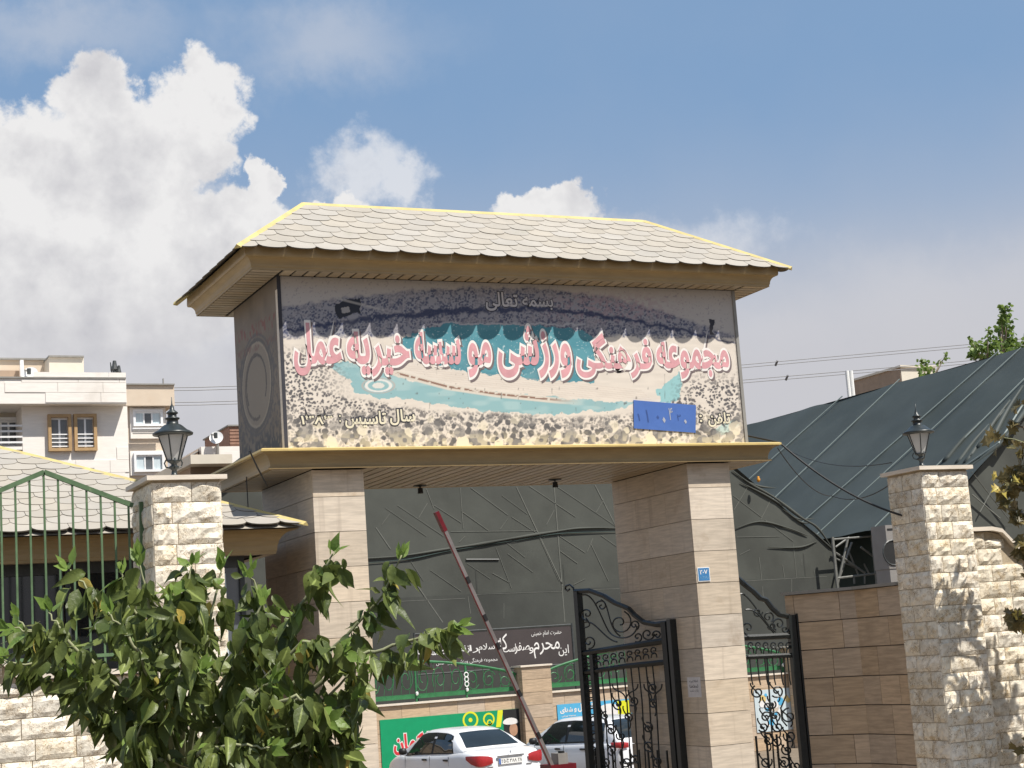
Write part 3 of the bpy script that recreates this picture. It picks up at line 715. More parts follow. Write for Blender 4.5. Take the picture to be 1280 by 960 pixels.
# ================================================================== rough stone masonry
_stone_var = []
def stone_variants():
    rnd = random.Random(11)
    for k in range(16):
        nx, nz = 6, 4; V = []
        ph = [rnd.uniform(0, 6.3) for _ in range(6)]; fx = [rnd.uniform(2, 6) for _ in range(3)]
        for j in range(nz+1):
            for i in range(nx+1):
                u, w = i/nx, j/nz; edge = min(u, 1-u, w*.7, (1-w)*.7)
                d = .008 + .022*min(1, edge*5)*(.35+.65*(.5+.5*math.sin(fx[0]*u*3+ph[0])*math.cos(fx[1]*w*2+ph[1]))) + rnd.uniform(-.007, .009)
                if edge <= 0: d = rnd.uniform(.002, .010); 
                V.append((u-.5+ (rnd.uniform(-.02, .02) if 0 < u < 1 else 0), -d, w-.5+(rnd.uniform(-.04, .04) if 0 < w < 1 else 0)))
        n = len(V); f = [(j*(nx+1)+i, j*(nx+1)+i+1, (j+1)*(nx+1)+i+1, (j+1)*(nx+1)+i) for j in range(nz) for i in range(nx)]
        rim = [i for i in range(nx+1)] + [(j+1)*(nx+1)-1 for j in range(1, nz+1)] + [nz*(nx+1)+i for i in range(nx-1, -1, -1)] + [j*(nx+1) for j in range(nz-1, 0, -1)]
        bk = [(V[i][0], .02, V[i][2]) for i in rim]; V += bk; c = len(rim)
        f += [(rim[(i+1) % c], rim[i], n+i, n+(i+1) % c) for i in range(c)]
        _stone_var.append(newmesh('stone_block', V, f, M['stone']))
stone_variants()
def masonry(parent, O, ux, nrm, width, z0, z1, course, top=None, seed=0, lens=(.22, .42), corner=0.):
    """rough-faced stones on the vertical face from O along ux; top(u) limits the height"""
    rnd = random.Random(seed); O = Vector(O); ux = Vector(ux); nrm = Vector(nrm); z = z1; r = 0
    while z > z0+.02:
        zb = max(z0, z-course*rnd.uniform(.96, 1.04)); u = 0.; cuts = [0.]
        while u < width-.02:
            l = rnd.uniform(*lens)
            if u == 0 and r % 2: l *= .55
            if width-(u+l) < lens[0]*.5: l = width-u
            u += l; cuts.append(min(u, width))
        for a, b in zip(cuts, cuts[1:]):
            zt = z
            if top is not None:
                lim = min(top(a), top(b)); 
                if lim < zb+.05: continue
                zt = min(z, lim)
            w_, h_ = b-a-.007, zt-zb-.007
            P = O + ux*((a+b)/2); me = _stone_var[rnd.randrange(16)]
            sx = 1
            Mx = Matrix([[ux[i]*w_*sx, -nrm[i], (0, 0, 1)[i]*h_, (P.x, P.y, (zt+zb)/2)[i]] for i in range(3)]+[[0, 0, 0, 1]])
            put('stone_block', me, parent, M=Mx)
        z = zb; r += 1
YP = -2.0
lpx0, lpx1 = at(191, 640, YP).x, at(276.5, 640, YP).x
rpx0, rpx1 = at(1154, 620, YP).x, at(1211.5, 620, YP).x
ltop, rtop = at(235, 600, YP).z, at(1180, 587, YP).z
def stone_pillar(x0, x1, ztop, depth, lab, seed):
    t = thing('stone_pillar', ((x0+x1)/2, YP+depth/2, 0), lab, 'pillar', None)
    box('core', (x0+.004, YP+.004, 0), (x1-.004, YP+depth-.004, ztop), M['mortar'], t)
    masonry(t, (x0, YP, 0), (1, 0, 0), (0, -1, 0), x1-x0, 0, ztop-.02, .186, seed=seed)
    masonry(t, (x0, YP+depth, 0), (0, -1, 0), (-1, 0, 0), depth, 0, ztop-.02, .186, seed=seed+1)
    masonry(t, (x1, YP, 0), (0, 1, 0), (1, 0, 0), depth, 0, ztop-.02, .186, seed=seed+2)
    o = .055
    m = MB().box((x0-o, YP-o, ztop), (x1+o, YP+depth+o, ztop+.042)); m.build('capstone', M['capstone'], t)
    return t
LDEP = atX(166, 618, lpx0).y - YP; RDEP = atX(1109, 598, rpx0).y - YP
stone_pillar(lpx0, lpx1, ltop, LDEP, 'rough cream stone pillar carrying a lantern beside the green picket fence', 21)
stone_pillar(rpx0, rpx1, rtop, RDEP, 'rough cream stone pillar with lantern and tree shadow on its front', 31)

# boundary walls either side
def wall_thing(name, x0, x1, yf, yb, top, lab, seed, capm, zmax, lens=(.24, .46), course=.186):
    t = thing(name, ((x0+x1)/2, yf, 0), lab, 'wall')
    n = 60; xs = [x0+(x1-x0)*k/n for k in range(n+1)]
    poly = [(x0, yf+.004, 0), (x1, yf+.004, 0)] + [(x, yf+.004, top(x)-.01) for x in reversed(xs)]
    MB().prism(poly, (0, yb-yf, 0)).build('core', M['mortar'], t)
    masonry(t, (x0, yf, 0), (1, 0, 0), (0, -1, 0), x1-x0, 0, zmax, course, top=lambda u: top(x0+u)-.02, seed=seed, lens=lens)
    o = .07; V = []; f = []
    for x in xs: z = top(x); V += [(x, yf-o, z), (x, yb+o, z), (x, yb+o, z+.045), (x, yf-o, z+.045)]
    for k in range(n):
        a, b = 4*k, 4*k+4; f += [(a, b, b+3, a+3), (a+3, b+3, b+2, a+2), (a+2, b+2, b+1, a+1), (a, a+1, b+1, b)]
    f += [(0, 3, 2, 1), (4*n, 4*n+1, 4*n+2, 4*n+3)]
    MB().add(V, f).build('coping', capm, t)
    return t
YL = -1.78
wz = at(40, 843, YL).z - .045; wx = at(23, 845, YL).x; wz2 = wz + .62
def ltopf(x): return wz if x >= wx else (wz + (wx-x)*1.05 if x > wx-.59 else wz2)
wall_thing('boundary_wall', -9.0, lpx0-.003, YL, YL+.3, ltopf, 'rough cream stone wall below the green picket fence', 41, M['capstone'], wz2-.02)
YR = -1.75
rz = at(1230, 659, YR).z - .045; rx_ = at(1245, 659, YR).x
def rtopf(x): return rz if x <= rx_ else (rz - (x-rx_)*.95 if x < rx_+1.0 else rz-.95)
wall_thing('boundary_wall', rpx1+.003, 16.0, YR, YR+.3, rtopf, 'rough cream stone wall with stepped coping dappled by tree shade', 51, M['capstone'], rz-.02)

# travertine return wall between pedestrian gate and right stone pillar
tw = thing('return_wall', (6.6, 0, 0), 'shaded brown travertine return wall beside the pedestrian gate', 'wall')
cw = atX(1068, 734, rpx0+.02); ctop = cw.z-.03
pts = [(rpx0+.02, YP+RDEP+.0), (rpx0+.02, cw.y), (cw.x-.40, cw.y+.70), (cw.x-.455, cw.y+.80)]
poly = [(x, y, 0) for x, y in pts] + [(pts[3][0]+.3, pts[3][1]+.1, 0), (pts[1][0]+.3, pts[1][1]+.15, 0), (pts[0][0]+.3, pts[0][1], 0)]
MB().prism([(x+.014, y+.012, z) for x, y, z in poly], (0, 0, ctop)).build('core', M['joint'], tw)
def slabs_on(parent, a, b, ztop, courses, h, lens, matl, seed, th=.02):
    rnd = random.Random(seed); a, b = Vector((*a, 0)), Vector((*b, 0)); d = (b-a); L = d.length; d.normalize(); n = Vector((d.y, -d.x, 0))
    z = ztop
    for r in range(courses):
        zb = max(0, z-h); cuts = [0.]; 
        while cuts[-1] < L-.02:
            l = rnd.uniform(*lens)
            if L-(cuts[-1]+l) < lens[0]*.4: l = L-cuts[-1]
            cuts.append(min(L, cuts[-1]+l))
        for p, q in zip(cuts, cuts[1:]):
            w_ = q-p-.006; hh = z-zb-.012; c = a+d*((p+q)/2)
            m = MB().box((-w_/2, -th/2, -hh/2), (w_/2, th/2, hh/2))
            Mx = Matrix([[d[i], -n[i], (0, 0, 1)[i], (c.x, c.y, (z+zb)/2)[i]] for i in range(3)]+[[0, 0, 0, 1]])
            put('cladding_slab', newmesh('cladding_slab', m.v, m.f, matl), parent, M=Mx)
        z = zb
        if z <= 0: break
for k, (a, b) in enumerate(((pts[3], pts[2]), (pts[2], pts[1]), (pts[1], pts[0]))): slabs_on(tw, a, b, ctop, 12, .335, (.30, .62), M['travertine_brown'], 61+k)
cp = [(pts[3][0]-.07, pts[3][1]-.02), (pts[2][0]-.05, pts[2][1]-.06), (pts[1][0]-.07, pts[1][1]-.04), (pts[0][0]-.07, pts[0][1]), (pts[0][0]+.36, pts[0][1]), (pts[1][0]+.36, pts[1][1]+.2), (pts[3][0]+.36, pts[3][1]+.16)]
MB().prism([(x, y, ctop+.002) for x, y in cp], (0, 0, .035)).build('coping', M['steel_grey'], tw)

# ================================================================== lanterns
def lantern(P, s, lab):
    t = thing('pillar_lantern', P, lab, 'lantern', None); P = Vector(P)
    def L(prof, n, name, m, sm_=True, ph=0):
        MB().lathe([(r*s, z*s) for r, z in prof], P, n, ph=ph).build(name, M[m], t, smooth=sm_)
    L([(.085, 0), (.085, .025), (.05, .05), (.03, .07), (.026, .11), (.04, .125), (.055, .145), (.03, .16), (.03, .175), (.062, .195), (.075, .21), (.0, .212)], 14, 'base', 'lamp_iron')
    L([(.064, .21), (.150, .47)], 6, 'glass_pane', 'lamp_glass', False)
    rib = MB()
    for k in range(6):
        a = k*math.pi/3; u = Vector((math.cos(a), math.sin(a), 0))
        t2 = MB().tube([P+u*.068*s+Vector((0, 0, .205*s)), P+u*.154*s+Vector((0, 0, .475*s))], .007*s, 5); t2.build('rib', M['lamp_iron'], t)
    L([(.150, .462), (.205, .475), (.208, .492), (.190, .505), (.150, .525), (.105, .565), (.085, .58), (.062, .585), (.058, .63), (.075, .64), (.075, .652), (.045, .66), (.045, .69), (.062, .70), (.058, .71), (.026, .735), (.02, .765), (.006, .80), (.004, .87), (.0, .872)], 20, 'hood', 'lamp_iron')
    sc2 = MB()
    for k in range(3):
        a = k*2*math.pi/3+.4; u = Vector((math.cos(a), math.sin(a), 0))
        MB().tube([P+u*r*s+Vector((0, 0, z*s)) for r, z in ((.03, .13), (.09, .15), (.105, .19), (.085, .225))], .008*s, 5).build('scroll', M['lamp_iron'], t)
lantern((at(218, 596, YP+LDEP/2).x, YP+LDEP*.5, ltop+.042), .91, 'black six sided lantern on the stone pillar next to the green fence')
lantern((at(1152, 580, YP+RDEP/2).x, YP+RDEP*.5, rtop+.042), .87, 'black six sided lantern on the stone pillar in front of the tarpaulin roof')

# ================================================================== green picket fence on the left wall
fy = YL+.15
fn = thing('picket_fence', (-4, fy, wz), 'green steel picket fence with peaked top rail on the stone wall', 'fence')
pk = at(55, 590, fy); pe = at(166, 632, fy); per = (pe.x-pk.x)*1.0
def ftop(x):
    d = abs(x-pk.x); d = d % (2*per); d = d if d < per else 2*per-d
    return pk.z + (pe.z-pk.z)*d/per
xs = pk.x+per; segs = [pk.x+per, pk.x, pk.x-per, pk.x-2*per, pk.x-3*per, pk.x-4*per, pk.x-5*per]
for a, b in zip(segs, segs[1:]):
    a2 = min(a, lpx0-.01)
    MB().bar((a2, fy, ftop(a2)), (b, fy, ftop(b)), .035, .042, up=(0, 0, 1)).build('top_rail', M['green_paint'], fn)
sp_ = (at(165, 700, fy).x-at(147.7, 700, fy).x); x = lpx0-.02-sp_*.95
me = newmesh('picket', *(lambda m: (m.v, m.f))(MB().box((-.009, -.009, 0), (.009, .009, 1))), M['green_paint'])
while x > -8.5:
    zb = ltopf(x)+.04; put('picket', me, fn, loc=(x, fy, zb), scale=(1, 1, ftop(x)-.01-zb)); x -= sp_
box('post', (lpx0-.042, fy-.02, wz+.04), (lpx0-.006, fy+.02, ftop(lpx0-.02)), M['green_paint'], fn)
box('bottom_rail', (wx, fy-.015, wz+.16), (lpx0-.042, fy+.015, wz+.19), M['green_paint'], fn)

# ================================================================== guardhouse behind the fence
gc = at(382, 658, -.2); GX, GY, GZ = gc.x, -.2, gc.z
gh = thing('guardhouse', (-3, 2, 0), 'low guardhouse with cream fish scale roof and brown eaves behind the picket fence', 'building')
gslope = .447; gt = 3.2; GW = 9.5
gx0 = GX-GW; gy1 = GY+2*gt
rf = MB().add([(gx0+.03, GY+.03, GZ), (GX-.03, GY+.03, GZ), (GX-.03, gy1-.03, GZ), (gx0+.03, gy1-.03, GZ), (gx0+gt, GY+gt, GZ+gslope*gt-.03), (GX-gt, GY+gt, GZ+gslope*gt-.03)],
              [(0, 1, 5, 4), (1, 2, 5), (2, 3, 4, 5), (3, 0, 4), (0, 3, 2, 1)]).build('roof', M['tile'], gh)
gs = math.hypot(1, gslope); slg = gt*gs
scale_tiles((gx0, GY, GZ+.02), (1, 0, 0), (0, 1/gs, gslope/gs), (0, -gslope/gs, 1/gs), GW, gt, GW-gt, slg, .36, slg/17., .085, rf, 5, th=.010)
gnf = (0, -gslope/gs, 1/gs); gnr = (gslope/gs, 0, 1/gs); gnb = (0, gslope/gs, 1/gs)
ridge_cap((GX, GY, GZ+.015), (GX-gt, GY+gt, GZ+gslope*gt+.015), gnf, gnr, .06, parent=rf)
ridge_cap((gx0+gt, GY+gt, GZ+gslope*gt+.015), (GX-gt, GY+gt, GZ+gslope*gt+.015), gnf, gnb, .06, parent=rf)
wf = .52
eg = ring_mould(gx0+wf, GX-wf, GY+wf, gy1-wf, [(.20, GZ-.245), (.26, GZ-.255), (.265, GZ-.255), (.27, GZ-.225)] + arc(.275, GZ-.22, .43, GZ-.02) + [(.47, GZ-.012)])
eg.build('eave_moulding', M['fascia'], gh)
boards_x(gx0+wf-.2, GX-wf+.2, GY+wf-.2, GY+wf+.0, GZ-.245, .10, gh)
box('soffit', (gx0+wf-.2, GY+wf-.2, GZ-.23), (GX-wf+.2, gy1-wf+.2, GZ-.20), M['board_gap'], gh)
yw = GY+wf
box('wall', (gx0+wf, yw+.08, 0), (GX-wf, gy1-wf, GZ-.23), M['brown_wall'], gh)
box('wall_base', (gx0+wf, yw, 0), (GX-wf, yw+.078, GZ-2.35), M['travertine_brown'], gh)
nx_ = 9; wx0 = gx0+wf; ww = (GX-wf-wx0)/nx_
for k in range(nx_):
    a = wx0+k*ww; fr = MB()
    fr.box((a+.01, yw+.0, GZ-2.34), (a+.06, yw+.078, GZ-.24)); fr.box((a+ww-.06, yw, GZ-2.34), (a+ww-.01, yw+.078, GZ-.24)); fr.box((a+.06, yw, GZ-.36), (a+ww-.06, yw+.078, GZ-.24)); fr.box((a+.06, yw, GZ-2.34), (a+ww-.06, yw+.078, GZ-2.28))
    wo = fr.build('window', M['steel_dark'], gh)
    box('pane', (a+.06, yw+.04, GZ-2.28), (a+ww-.06, yw+.05, GZ-.36), M['glass_dark'] if k < nx_-1 else M['glass'], wo)
    if k == nx_-1:
        box('blind', (a+ww*.55, yw+.02, GZ-2.2), (a+ww*.78, yw+.035, GZ-.42), M['curtain'], wo)

# ================================================================== forged iron gates
def leaf_frame(p_free, p_hinge, lab, name):
    pf_, ph_ = Vector(p_free), Vector(p_hinge); d = (ph_-pf_); L = d.length; d.normalize(); n = Vector((-d.y, d.x, 0))
    t = thing(name, ph_, lab, 'gate')
    def P(x, y): return atPl(x, y, tuple(pf_), tuple(n))
    return t, P, d, n, L
def spiral(cx, cy, r0, a0, turns, n=22, rmin=.15):
    return [(cx+math.cos(a0+turns*2*math.pi*k/n)*r0*(1-(1-rmin)*k/n), cy+math.sin(a0+turns*2*math.pi*k/n)*r0*(1-(1-rmin)*k/n)) for k in range(n+1)]
def bez(p0, p1, p2, p3, n=14):
    return [tuple((1-t)**3*a+3*(1-t)**2*t*b+3*(1-t)*t*t*c+t**3*d for a, b, c, d in zip(p0, p1, p2, p3)) for t in [k/n for k in range(n+1)]]
hin = Vector((PRX-.05, .62, 0)); fre = hin + Vector((-.30, .954, 0))*2.0
# slide the free end so that it stands where the photograph shows it
best = min((abs(px((hin.x-math.cos(a)*1.95, hin.y+math.sin(a)*1.95, 3.2))[0]-722), a) for a in [R_(k) for k in range(20, 90)])
fre = hin + Vector((-math.cos(best[1]), math.sin(best[1]), 0))*1.95
gl, GP, gd, gn, gL = leaf_frame(fre, hin, 'black wrought iron gate leaf swung open against the shaded right pillar', 'iron_gate_leaf')
def zpt(x, y): return (700+x/4., 720+y/4.)
def iron(pts, r, parent, name, PP, n=5): MB().tube([PP(*zpt(*q)) for q in pts], r, n).build(name, M['iron'], parent)
def post_px(x0, y0, parent, PP, w, name='post', x1=None):
    a = PP(*zpt(x0, y0)); b = Vector((a.x, a.y, .06))
    MB().bar(a, b, w, w, up=(gd.x, gd.y, 0)).build(name, M['iron'], parent)
iron([(75, 78), (150, 74), (220, 100), (275, 135), (318, 152), (345, 165), (372, 195), (420, 232), (480, 243), (535, 236)], .034, gl, 'top_rail', GP, 6)
iron([(110, 388), (340, 352), (535, 322)], .038, gl, 'rail', GP, 6)
iron([(128, 482), (340, 450), (535, 430)], .034, gl, 'rail', GP, 6)
post_px(88, 78, gl, GP, .085); post_px(528, 228, gl, GP, .095); post_px(165, 392, gl, GP, .075)
MB().bar((hin.x+.005, hin.y-.12, GP(*zpt(565, 215)).z), (hin.x+.005, hin.y-.12, .05), .085, .085, up=(1, 0, 0)).build('hinge_post', M['iron'], gl)
iron([(72, 80), (66, 58), (48, 44), (30, 50), (26, 66), (38, 74), (48, 66)], .014, gl, 'scroll', GP)
for q in [spiral(135, 190, 32, 1.6, 1.3), spiral(145, 330, 34, 1.6, -1.3), spiral(208, 150, 30, 3.2, 1.2), spiral(300, 235, 62, -1.2, 1.4), spiral(372, 245, 26, 1.2, -1.3), spiral(438, 290, 34, 0, 1.3), spiral(388, 305, 26, 2, -1.2), spiral(485, 295, 24, 3, 1.2),
          bez((112, 95), (170, 80), (200, 200), (240, 270)), bez((205, 120), (250, 130), (235, 260), (300, 300)), bez((118, 235), (170, 205), (220, 320), (285, 330)), bez((240, 270), (270, 330), (380, 320), (385, 250)), bez((130, 210), (160, 250), (150, 250), (118, 260))]:
    iron(q, .0105, gl, 'scroll', GP)
rng = random.Random(3)
for k, x0 in enumerate((215, 250, 287, 325, 362, 400, 437, 470)):
    iron([(x0-8, 480-.15*(x0-200)), (x0+10, 640-.1*(x0-200)), (x0+32, 1000)], .010, gl, 'bar', GP)
for k in range(8):      # rings between the two rails
    x0 = 190+k*40; y0 = 418-.15*(x0-190)
    iron(spiral(x0, y0-6, 19, 1.57, 1.15), .009, gl, 'scroll', GP); iron(bez((x0-14, y0+34), (x0-14, y0), (x0+14, y0), (x0+14, y0+32)), .009, gl, 'scroll', GP)
for (cx, cy, r) in [(290, 640, 28), (368, 625, 26), (255, 770, 30), (305, 800, 24), (262, 870, 28), (340, 705, 24), (330, 930, 30), (378, 920, 28), (465, 560, 26), (468, 640, 24), (440, 760, 28), (445, 850, 30), (490, 930, 26), (225, 700, 22), (228, 930, 26)]:
    iron(spiral(cx, cy, r, rng.uniform(0, 6), rng.choice((1.4, -1.4))), .0105, gl, 'scroll', GP)
    iron(bez((cx-r, cy-55), (cx-r*1.4, cy-20), (cx+r*1.3, cy+10), (cx+r*.3, cy+60)), .0095, gl, 'scroll', GP)
for (x0, x1) in ((262, 330), (390, 330), (420, 460), (510, 470)):
    iron(bez((x0, 540), (x0, 590), (x1, 560), (x1, 630)), .010, gl, 'scroll', GP)
for k in range(14):     # little rings filling the double post
    y0 = 425+k*42; cx = 135+k*4.4
    iron(spiral(cx+2, y0, 16, 0, 1.0, 12, 1.0), .009, gl, 'ring', GP)
# lower panels, out of sight below the frame of the picture but part of the leaf
MB().bar(fre+Vector((0, 0, .12)), hin+Vector((0, 0, .12)), .05, .06).build('rail', M['iron'], gl)
MB().bar(fre+Vector((0, 0, 1.05)), hin+Vector((0, 0, 1.05)), .05, .05).build('rail', M['iron'], gl)
for k in range(9):
    c = fre+(hin-fre)*((k+1)/10); MB().bar((c.x, c.y, .12), (c.x, c.y, 1.6), .02, .02, up=(1, 0, 0)).build('bar', M['iron'], gl)

# pedestrian gate
pgA = Vector((5.50, .30, 0)); pgB = Vector((cw.x-.56, cw.y+.72, 0))
pg, PP, pd, pn_, pL = leaf_frame(pgA, pgB, 'black wrought iron pedestrian gate between the right pillar and the brown return wall', 'iron_pedestrian_gate')
def zp2(x, y): return (920+x/4., 720+y/4.)
def iron2(pts_, r, name, n=5): MB().tube([PP(*zp2(*q)) for q in pts_], r, n).build(name, M['iron'], pg)
gd = pd
iron2([(-30, 5), (10, 12), (40, 40), (85, 75), (120, 110), (150, 120), (180, 160), (215, 192), (268, 204)], .034, 'top_rail', 6)
iron2([(20, 310), (140, 305), (280, 298)], .038, 'rail', 6); iron2([(30, 408), (160, 402), (290, 396)], .030, 'rail', 6)
for (x0, y0, w_) in ((272, 195, .085), (308, 188, .075), (-40, 5, .07)):
    a = PP(*zp2(x0, y0)); MB().bar(a, (a.x, a.y, .05), w_, w_, up=(pd.x, pd.y, 0)).build('post', M['iron'], pg)
for q in [bez((20, 90), (60, 70), (150, 260), (200, 280)), bez((45, 170), (95, 150), (140, 230), (190, 285)), spiral(108, 180, 26, 0, 1.3), spiral(160, 205, 30, 1, -1.3), spiral(215, 240, 34, 2, 1.3), spiral(180, 250, 22, 3, -1.2), spiral(245, 265, 20, 0, 1.2), spiral(60, 260, 34, 1.5, 1.2)]: iron2(q, .0105, 'scroll')
for k in range(6):
    x0 = 75+k*38; y0 = 345
    iron2(spiral(x0, y0, 18, 1.57, 1.15), .009, 'scroll'); iron2(bez((x0-14, y0+45), (x0-14, y0), (x0+14, y0), (x0+14, y0+42)), .009, 'scroll')
    iron2([(x0-8, 400), (x0+4, 520), (x0+10, 545)], .009, 'bar')
for s_ in (0, 1):
    for (cx, cy, r) in [(108, 580, 34), (205, 575, 34), (160, 650, 26), (180, 645, 22), (150, 705, 30), (195, 700, 28), (265, 700, 40), (135, 755, 26), (210, 755, 28), (270, 800, 34), (160, 820, 34), (200, 830, 28), (255, 870, 30), (150, 930, 32), (240, 935, 30), (300, 950, 26)]:
        if s_: continue
        iron2(spiral(cx, cy, r, rng.uniform(0, 6), rng.choice((1.4, -1.4))), .0105, 'scroll')
        iron2(bez((cx-r, cy-45), (cx-r*1.4, cy-20), (cx+r*1.2, cy+10), (cx+r*.2, cy+55)), .0095, 'scroll')
iron2([(155, 400), (165, 560), (195, 1000)], .011, 'bar'); iron2([(240, 400), (250, 600)], .010, 'bar'); iron2([(250, 600), (225, 660), (230, 720), (255, 750)], .010, 'bar')
for k in range(5):
    c = pgA+(pgB-pgA)*((k+.7)/5.4); MB().bar((c.x, c.y, .12), (c.x, c.y, 1.7), .02, .02, up=(1, 0, 0)).build('bar', M['iron'], pg)
MB().bar(pgA+Vector((0, 0, .12)), pgB+Vector((0, 0, .12)), .05, .06).build('rail', M['iron'], pg)

# ================================================================== barrier
YB = 6.0
b0, b1 = at(690, 958, YB), at(545, 640, YB); rs = at(556, 664, YB)
ba = thing('barrier', (b0.x+.2, YB, 0), 'raised grey barrier arm with dark red tip on a red post', 'barrier')
d_ = (b1-b0).normalized(); e_ = b0-d_*.5
MB().bar(e_, rs, .05, .085, up=(0, -1, 0)).build('arm', M['barrier'], ba)
MB().bar(e_+Vector((-.03, -.027, -.005)), rs+Vector((-.03, -.027, -.005)), .008, .03, up=(0, -1, 0)).build('arm_stripe', M['barrier_red'], ba)
tip = MB().bar(rs, b1, .058, .095, up=(0, -1, 0)).build('arm_tip', M['barrier_red'], ba)
for k, f_ in enumerate((.12, .30, .50, .62, .78)):
    c = b0+(rs-b0)*f_; MB().bar(c+Vector((0, -.044, 0)), c+d_*.10+Vector((0, -.044, 0)), .05, .012, up=(0, -1, 0)).build('reflector', M['car_black'], ba)
cb = at(700, 955, YB)
box('cabinet', (cb.x-.20, YB-.10, 0), (cb.x+.22, YB+.28, cb.z), M['barrier_red'], ba)
box('motor_head', (cb.x-.06, YB-.08, cb.z+.001), (cb.x+.10, YB+.16, cb.z+.16), M['ac_grey'], ba)
MB().lathe([(.05, 0), (.05, .03), (0, .03)], (cb.x+.02, YB-.03, cb.z+.16), 10).build('hub_cap', M['car_black'], ba)

# ================================================================== back wall of the yard, with fence, posters and banner
YW = 20.0
wt = at(640, 868, YW).z
bw = thing('yard_wall', (14, YW, 0), 'low tan travertine wall with pale coping at the back of the yard', 'wall')
box('core', (-6, YW+.02, 0), (34, YW+.26, wt-.04), M['joint'], bw)
zz = wt-.045; row = 0
while zz > .05:
    h_ = min(.31, zz); x = -6 + (row % 2)*.35
    while x < 26:
        l_ = .7
        if 4 < x < 24: box('cladding_tile', (x+.003, YW, zz-h_+.004), (x+l_-.003, YW+.02, zz-.004), M['travertine_brown'], bw)
        x += l_
    zz -= h_; row += 1
box('coping', (-6, YW-.06, wt-.04), (34, YW+.32, wt), M['capstone'], bw)
wp0, wp1 = at(653, 850, YW-.2).x, at(688, 850, YW-.2).x
piers = [wp0-7.2, wp0, wp0+7.6]
for k, p_ in enumerate(piers):
    zt_ = at(668, 833, YW-.2).z; pr_ = box('pier', (p_, YW-.2, 0), (p_+wp1-wp0, YW-.062, zt_), M['joint'], bw)
    z = zt_
    while z > .05:
        h_ = min(.30, z)
        m = MB().box((p_-.015, YW-.222, z-h_+.004), (p_+wp1-wp0+.015, YW-.201, z-.004)); m.box((p_-.016, YW-.20, z-h_+.004), (p_-.001, YW-.064, z-.004))
        m.build('cladding_tile', M['travertine_brown'], pr_); z -= h_
    box('pier_body', (p_+.004, YW-.061, wt+.002), (p_+wp1-wp0-.004, YW+.25, zt_-.002), M['travertine_brown'], bw)
    box('pier_cap', (p_-.05, YW-.26, zt_), (p_+wp1-wp0+.05, YW+.30, zt_+.04), M['capstone'], bw)
# fence sections
YF = YW+.12
def yard_fence(x0, x1, lab, seed):
    t = thing('yard_fence', ((x0+x1)/2, YF, wt), lab, 'fence', None); L = x1-x0
    lo = at(640, 843, YF).z; hi = at(545, 824, YF).z; bt = wt+.12
    def top(x): return lo + (hi-lo)*math.sin(math.pi*(x-x0)/L)**.8
    MB().tube([(x0+L*k/24, YF, top(x0+L*k/24)) for k in range(25)], .032, 6).build('top_rail', M['fence_green'], t)
    MB().bar((x0, YF, bt), (x1, YF, bt), .05, .08).build('bottom_rail', M['fence_green'], t)
    MB().bar((x0, YF, bt+.05), (x1, YF, bt+.05), .02, .03).build('bottom_rail', M['fence_green'], t)
    n = max(3, int(L/1.2))
    for k in range(n+1):
        x = x0+.03+(L-.06)*k/n; MB().bar((x, YF, wt), (x, YF, top(x)), .04, .04, up=(1, 0, 0)).build('post', M['fence_green'], t)
        for j in range(3):
            MB().tube([(x+.05*math.cos(a), YF-.04, bt+.20+.11*j+.055*math.sin(a)) for a in [2*math.pi*q/10 for q in range(11)]], .014, 5).build('white_ring', M['white_paint'], t) if k % 2 == 0 and k not in (0, n) else None
        MB().lathe([(0, 0), (.035, .03), (.035, .08), (0, .1)], (x, YF-.05, bt+.02), 8).build('white_finial', M['white_paint'], t)
    r = random.Random(seed)
    for k in range(int(L/.42)):
        cx = x0+.25+k*.42; h = top(cx)-bt; cz = bt+h*.5
        pts_ = [(cx+math.cos(a)*.19*(1-.75*q/16), YF, cz+math.sin(a)*h*.42*(1-.75*q/16)) for q, a in [(q, r.uniform(-.05, .05)+(1 if k % 2 else -1)*2.6*math.pi*q/16+k) for q in range(17)]]
        MB().tube(pts_, .012, 4).build('scroll', M['fence_green'], t)
    for k in range(int(L/.21)):
        cx = x0+.1+k*.21; MB().tube([(cx, YF+.01, bt), (cx+.06, YF+.01, (bt+top(cx))/2), (cx, YF+.01, top(cx))], .007, 4).build('bar', M['fence_green'], t)
yard_fence(piers[0]+wp1-wp0+.02, piers[1]-.02, 'green ironwork fence on the yard wall beneath the dark banner', 5)
yard_fence(piers[1]+wp1-wp0+.02, piers[2]-.02, 'green ironwork fence on the yard wall behind the open iron gate leaf', 6)
# green poster
def poster(name, x0, x1, z0, z1, matk, lab):
    t = thing(name, ((x0+x1)/2, YW-.03, z0), lab, 'poster'); box('sheet', (x0, YW-.022, z0), (x1, YW-.006, z1), M[matk], t); return t
gx_0, gx_1 = at(476, 930, YW).x, at(651, 930, YW).x; gz1 = at(560, 893, YW).z
gp = poster('poster', gx_0, gx_1, .25, gz1, 'green_print', 'green poster with red Persian lettering and yellow emblems behind the white sedan')
def W2(p, txt, x0, y0, x1, y1, layers):
    a = at((x0+x1)/2, y1, YW-.022); b = at((x0+x1)/2, y0, YW-.022); l = at(x0, (y0+y1)/2, YW-.022); r = at(x1, (y0+y1)/2, YW-.022)
    for off, mk, pr_, ref in layers: lettering('lettering', txt, (0, YW-.022, 0), (1, 0, 0), (0, 0, 1), (0, -1, 0), (l.x, a.z, r.x, b.z), M[mk], p, off, pr_, (0, 0), ref)
rw = [(.075, 'print_white', .002, .075), (.03, 'red_print', .006, .075)]
W2(gp, 'کمان', 491, 915, 531, 944, rw); W2(gp, 'با', 534, 913, 551, 941, rw); W2(gp, 'تیراندازی', 553, 911, 622, 945, rw)
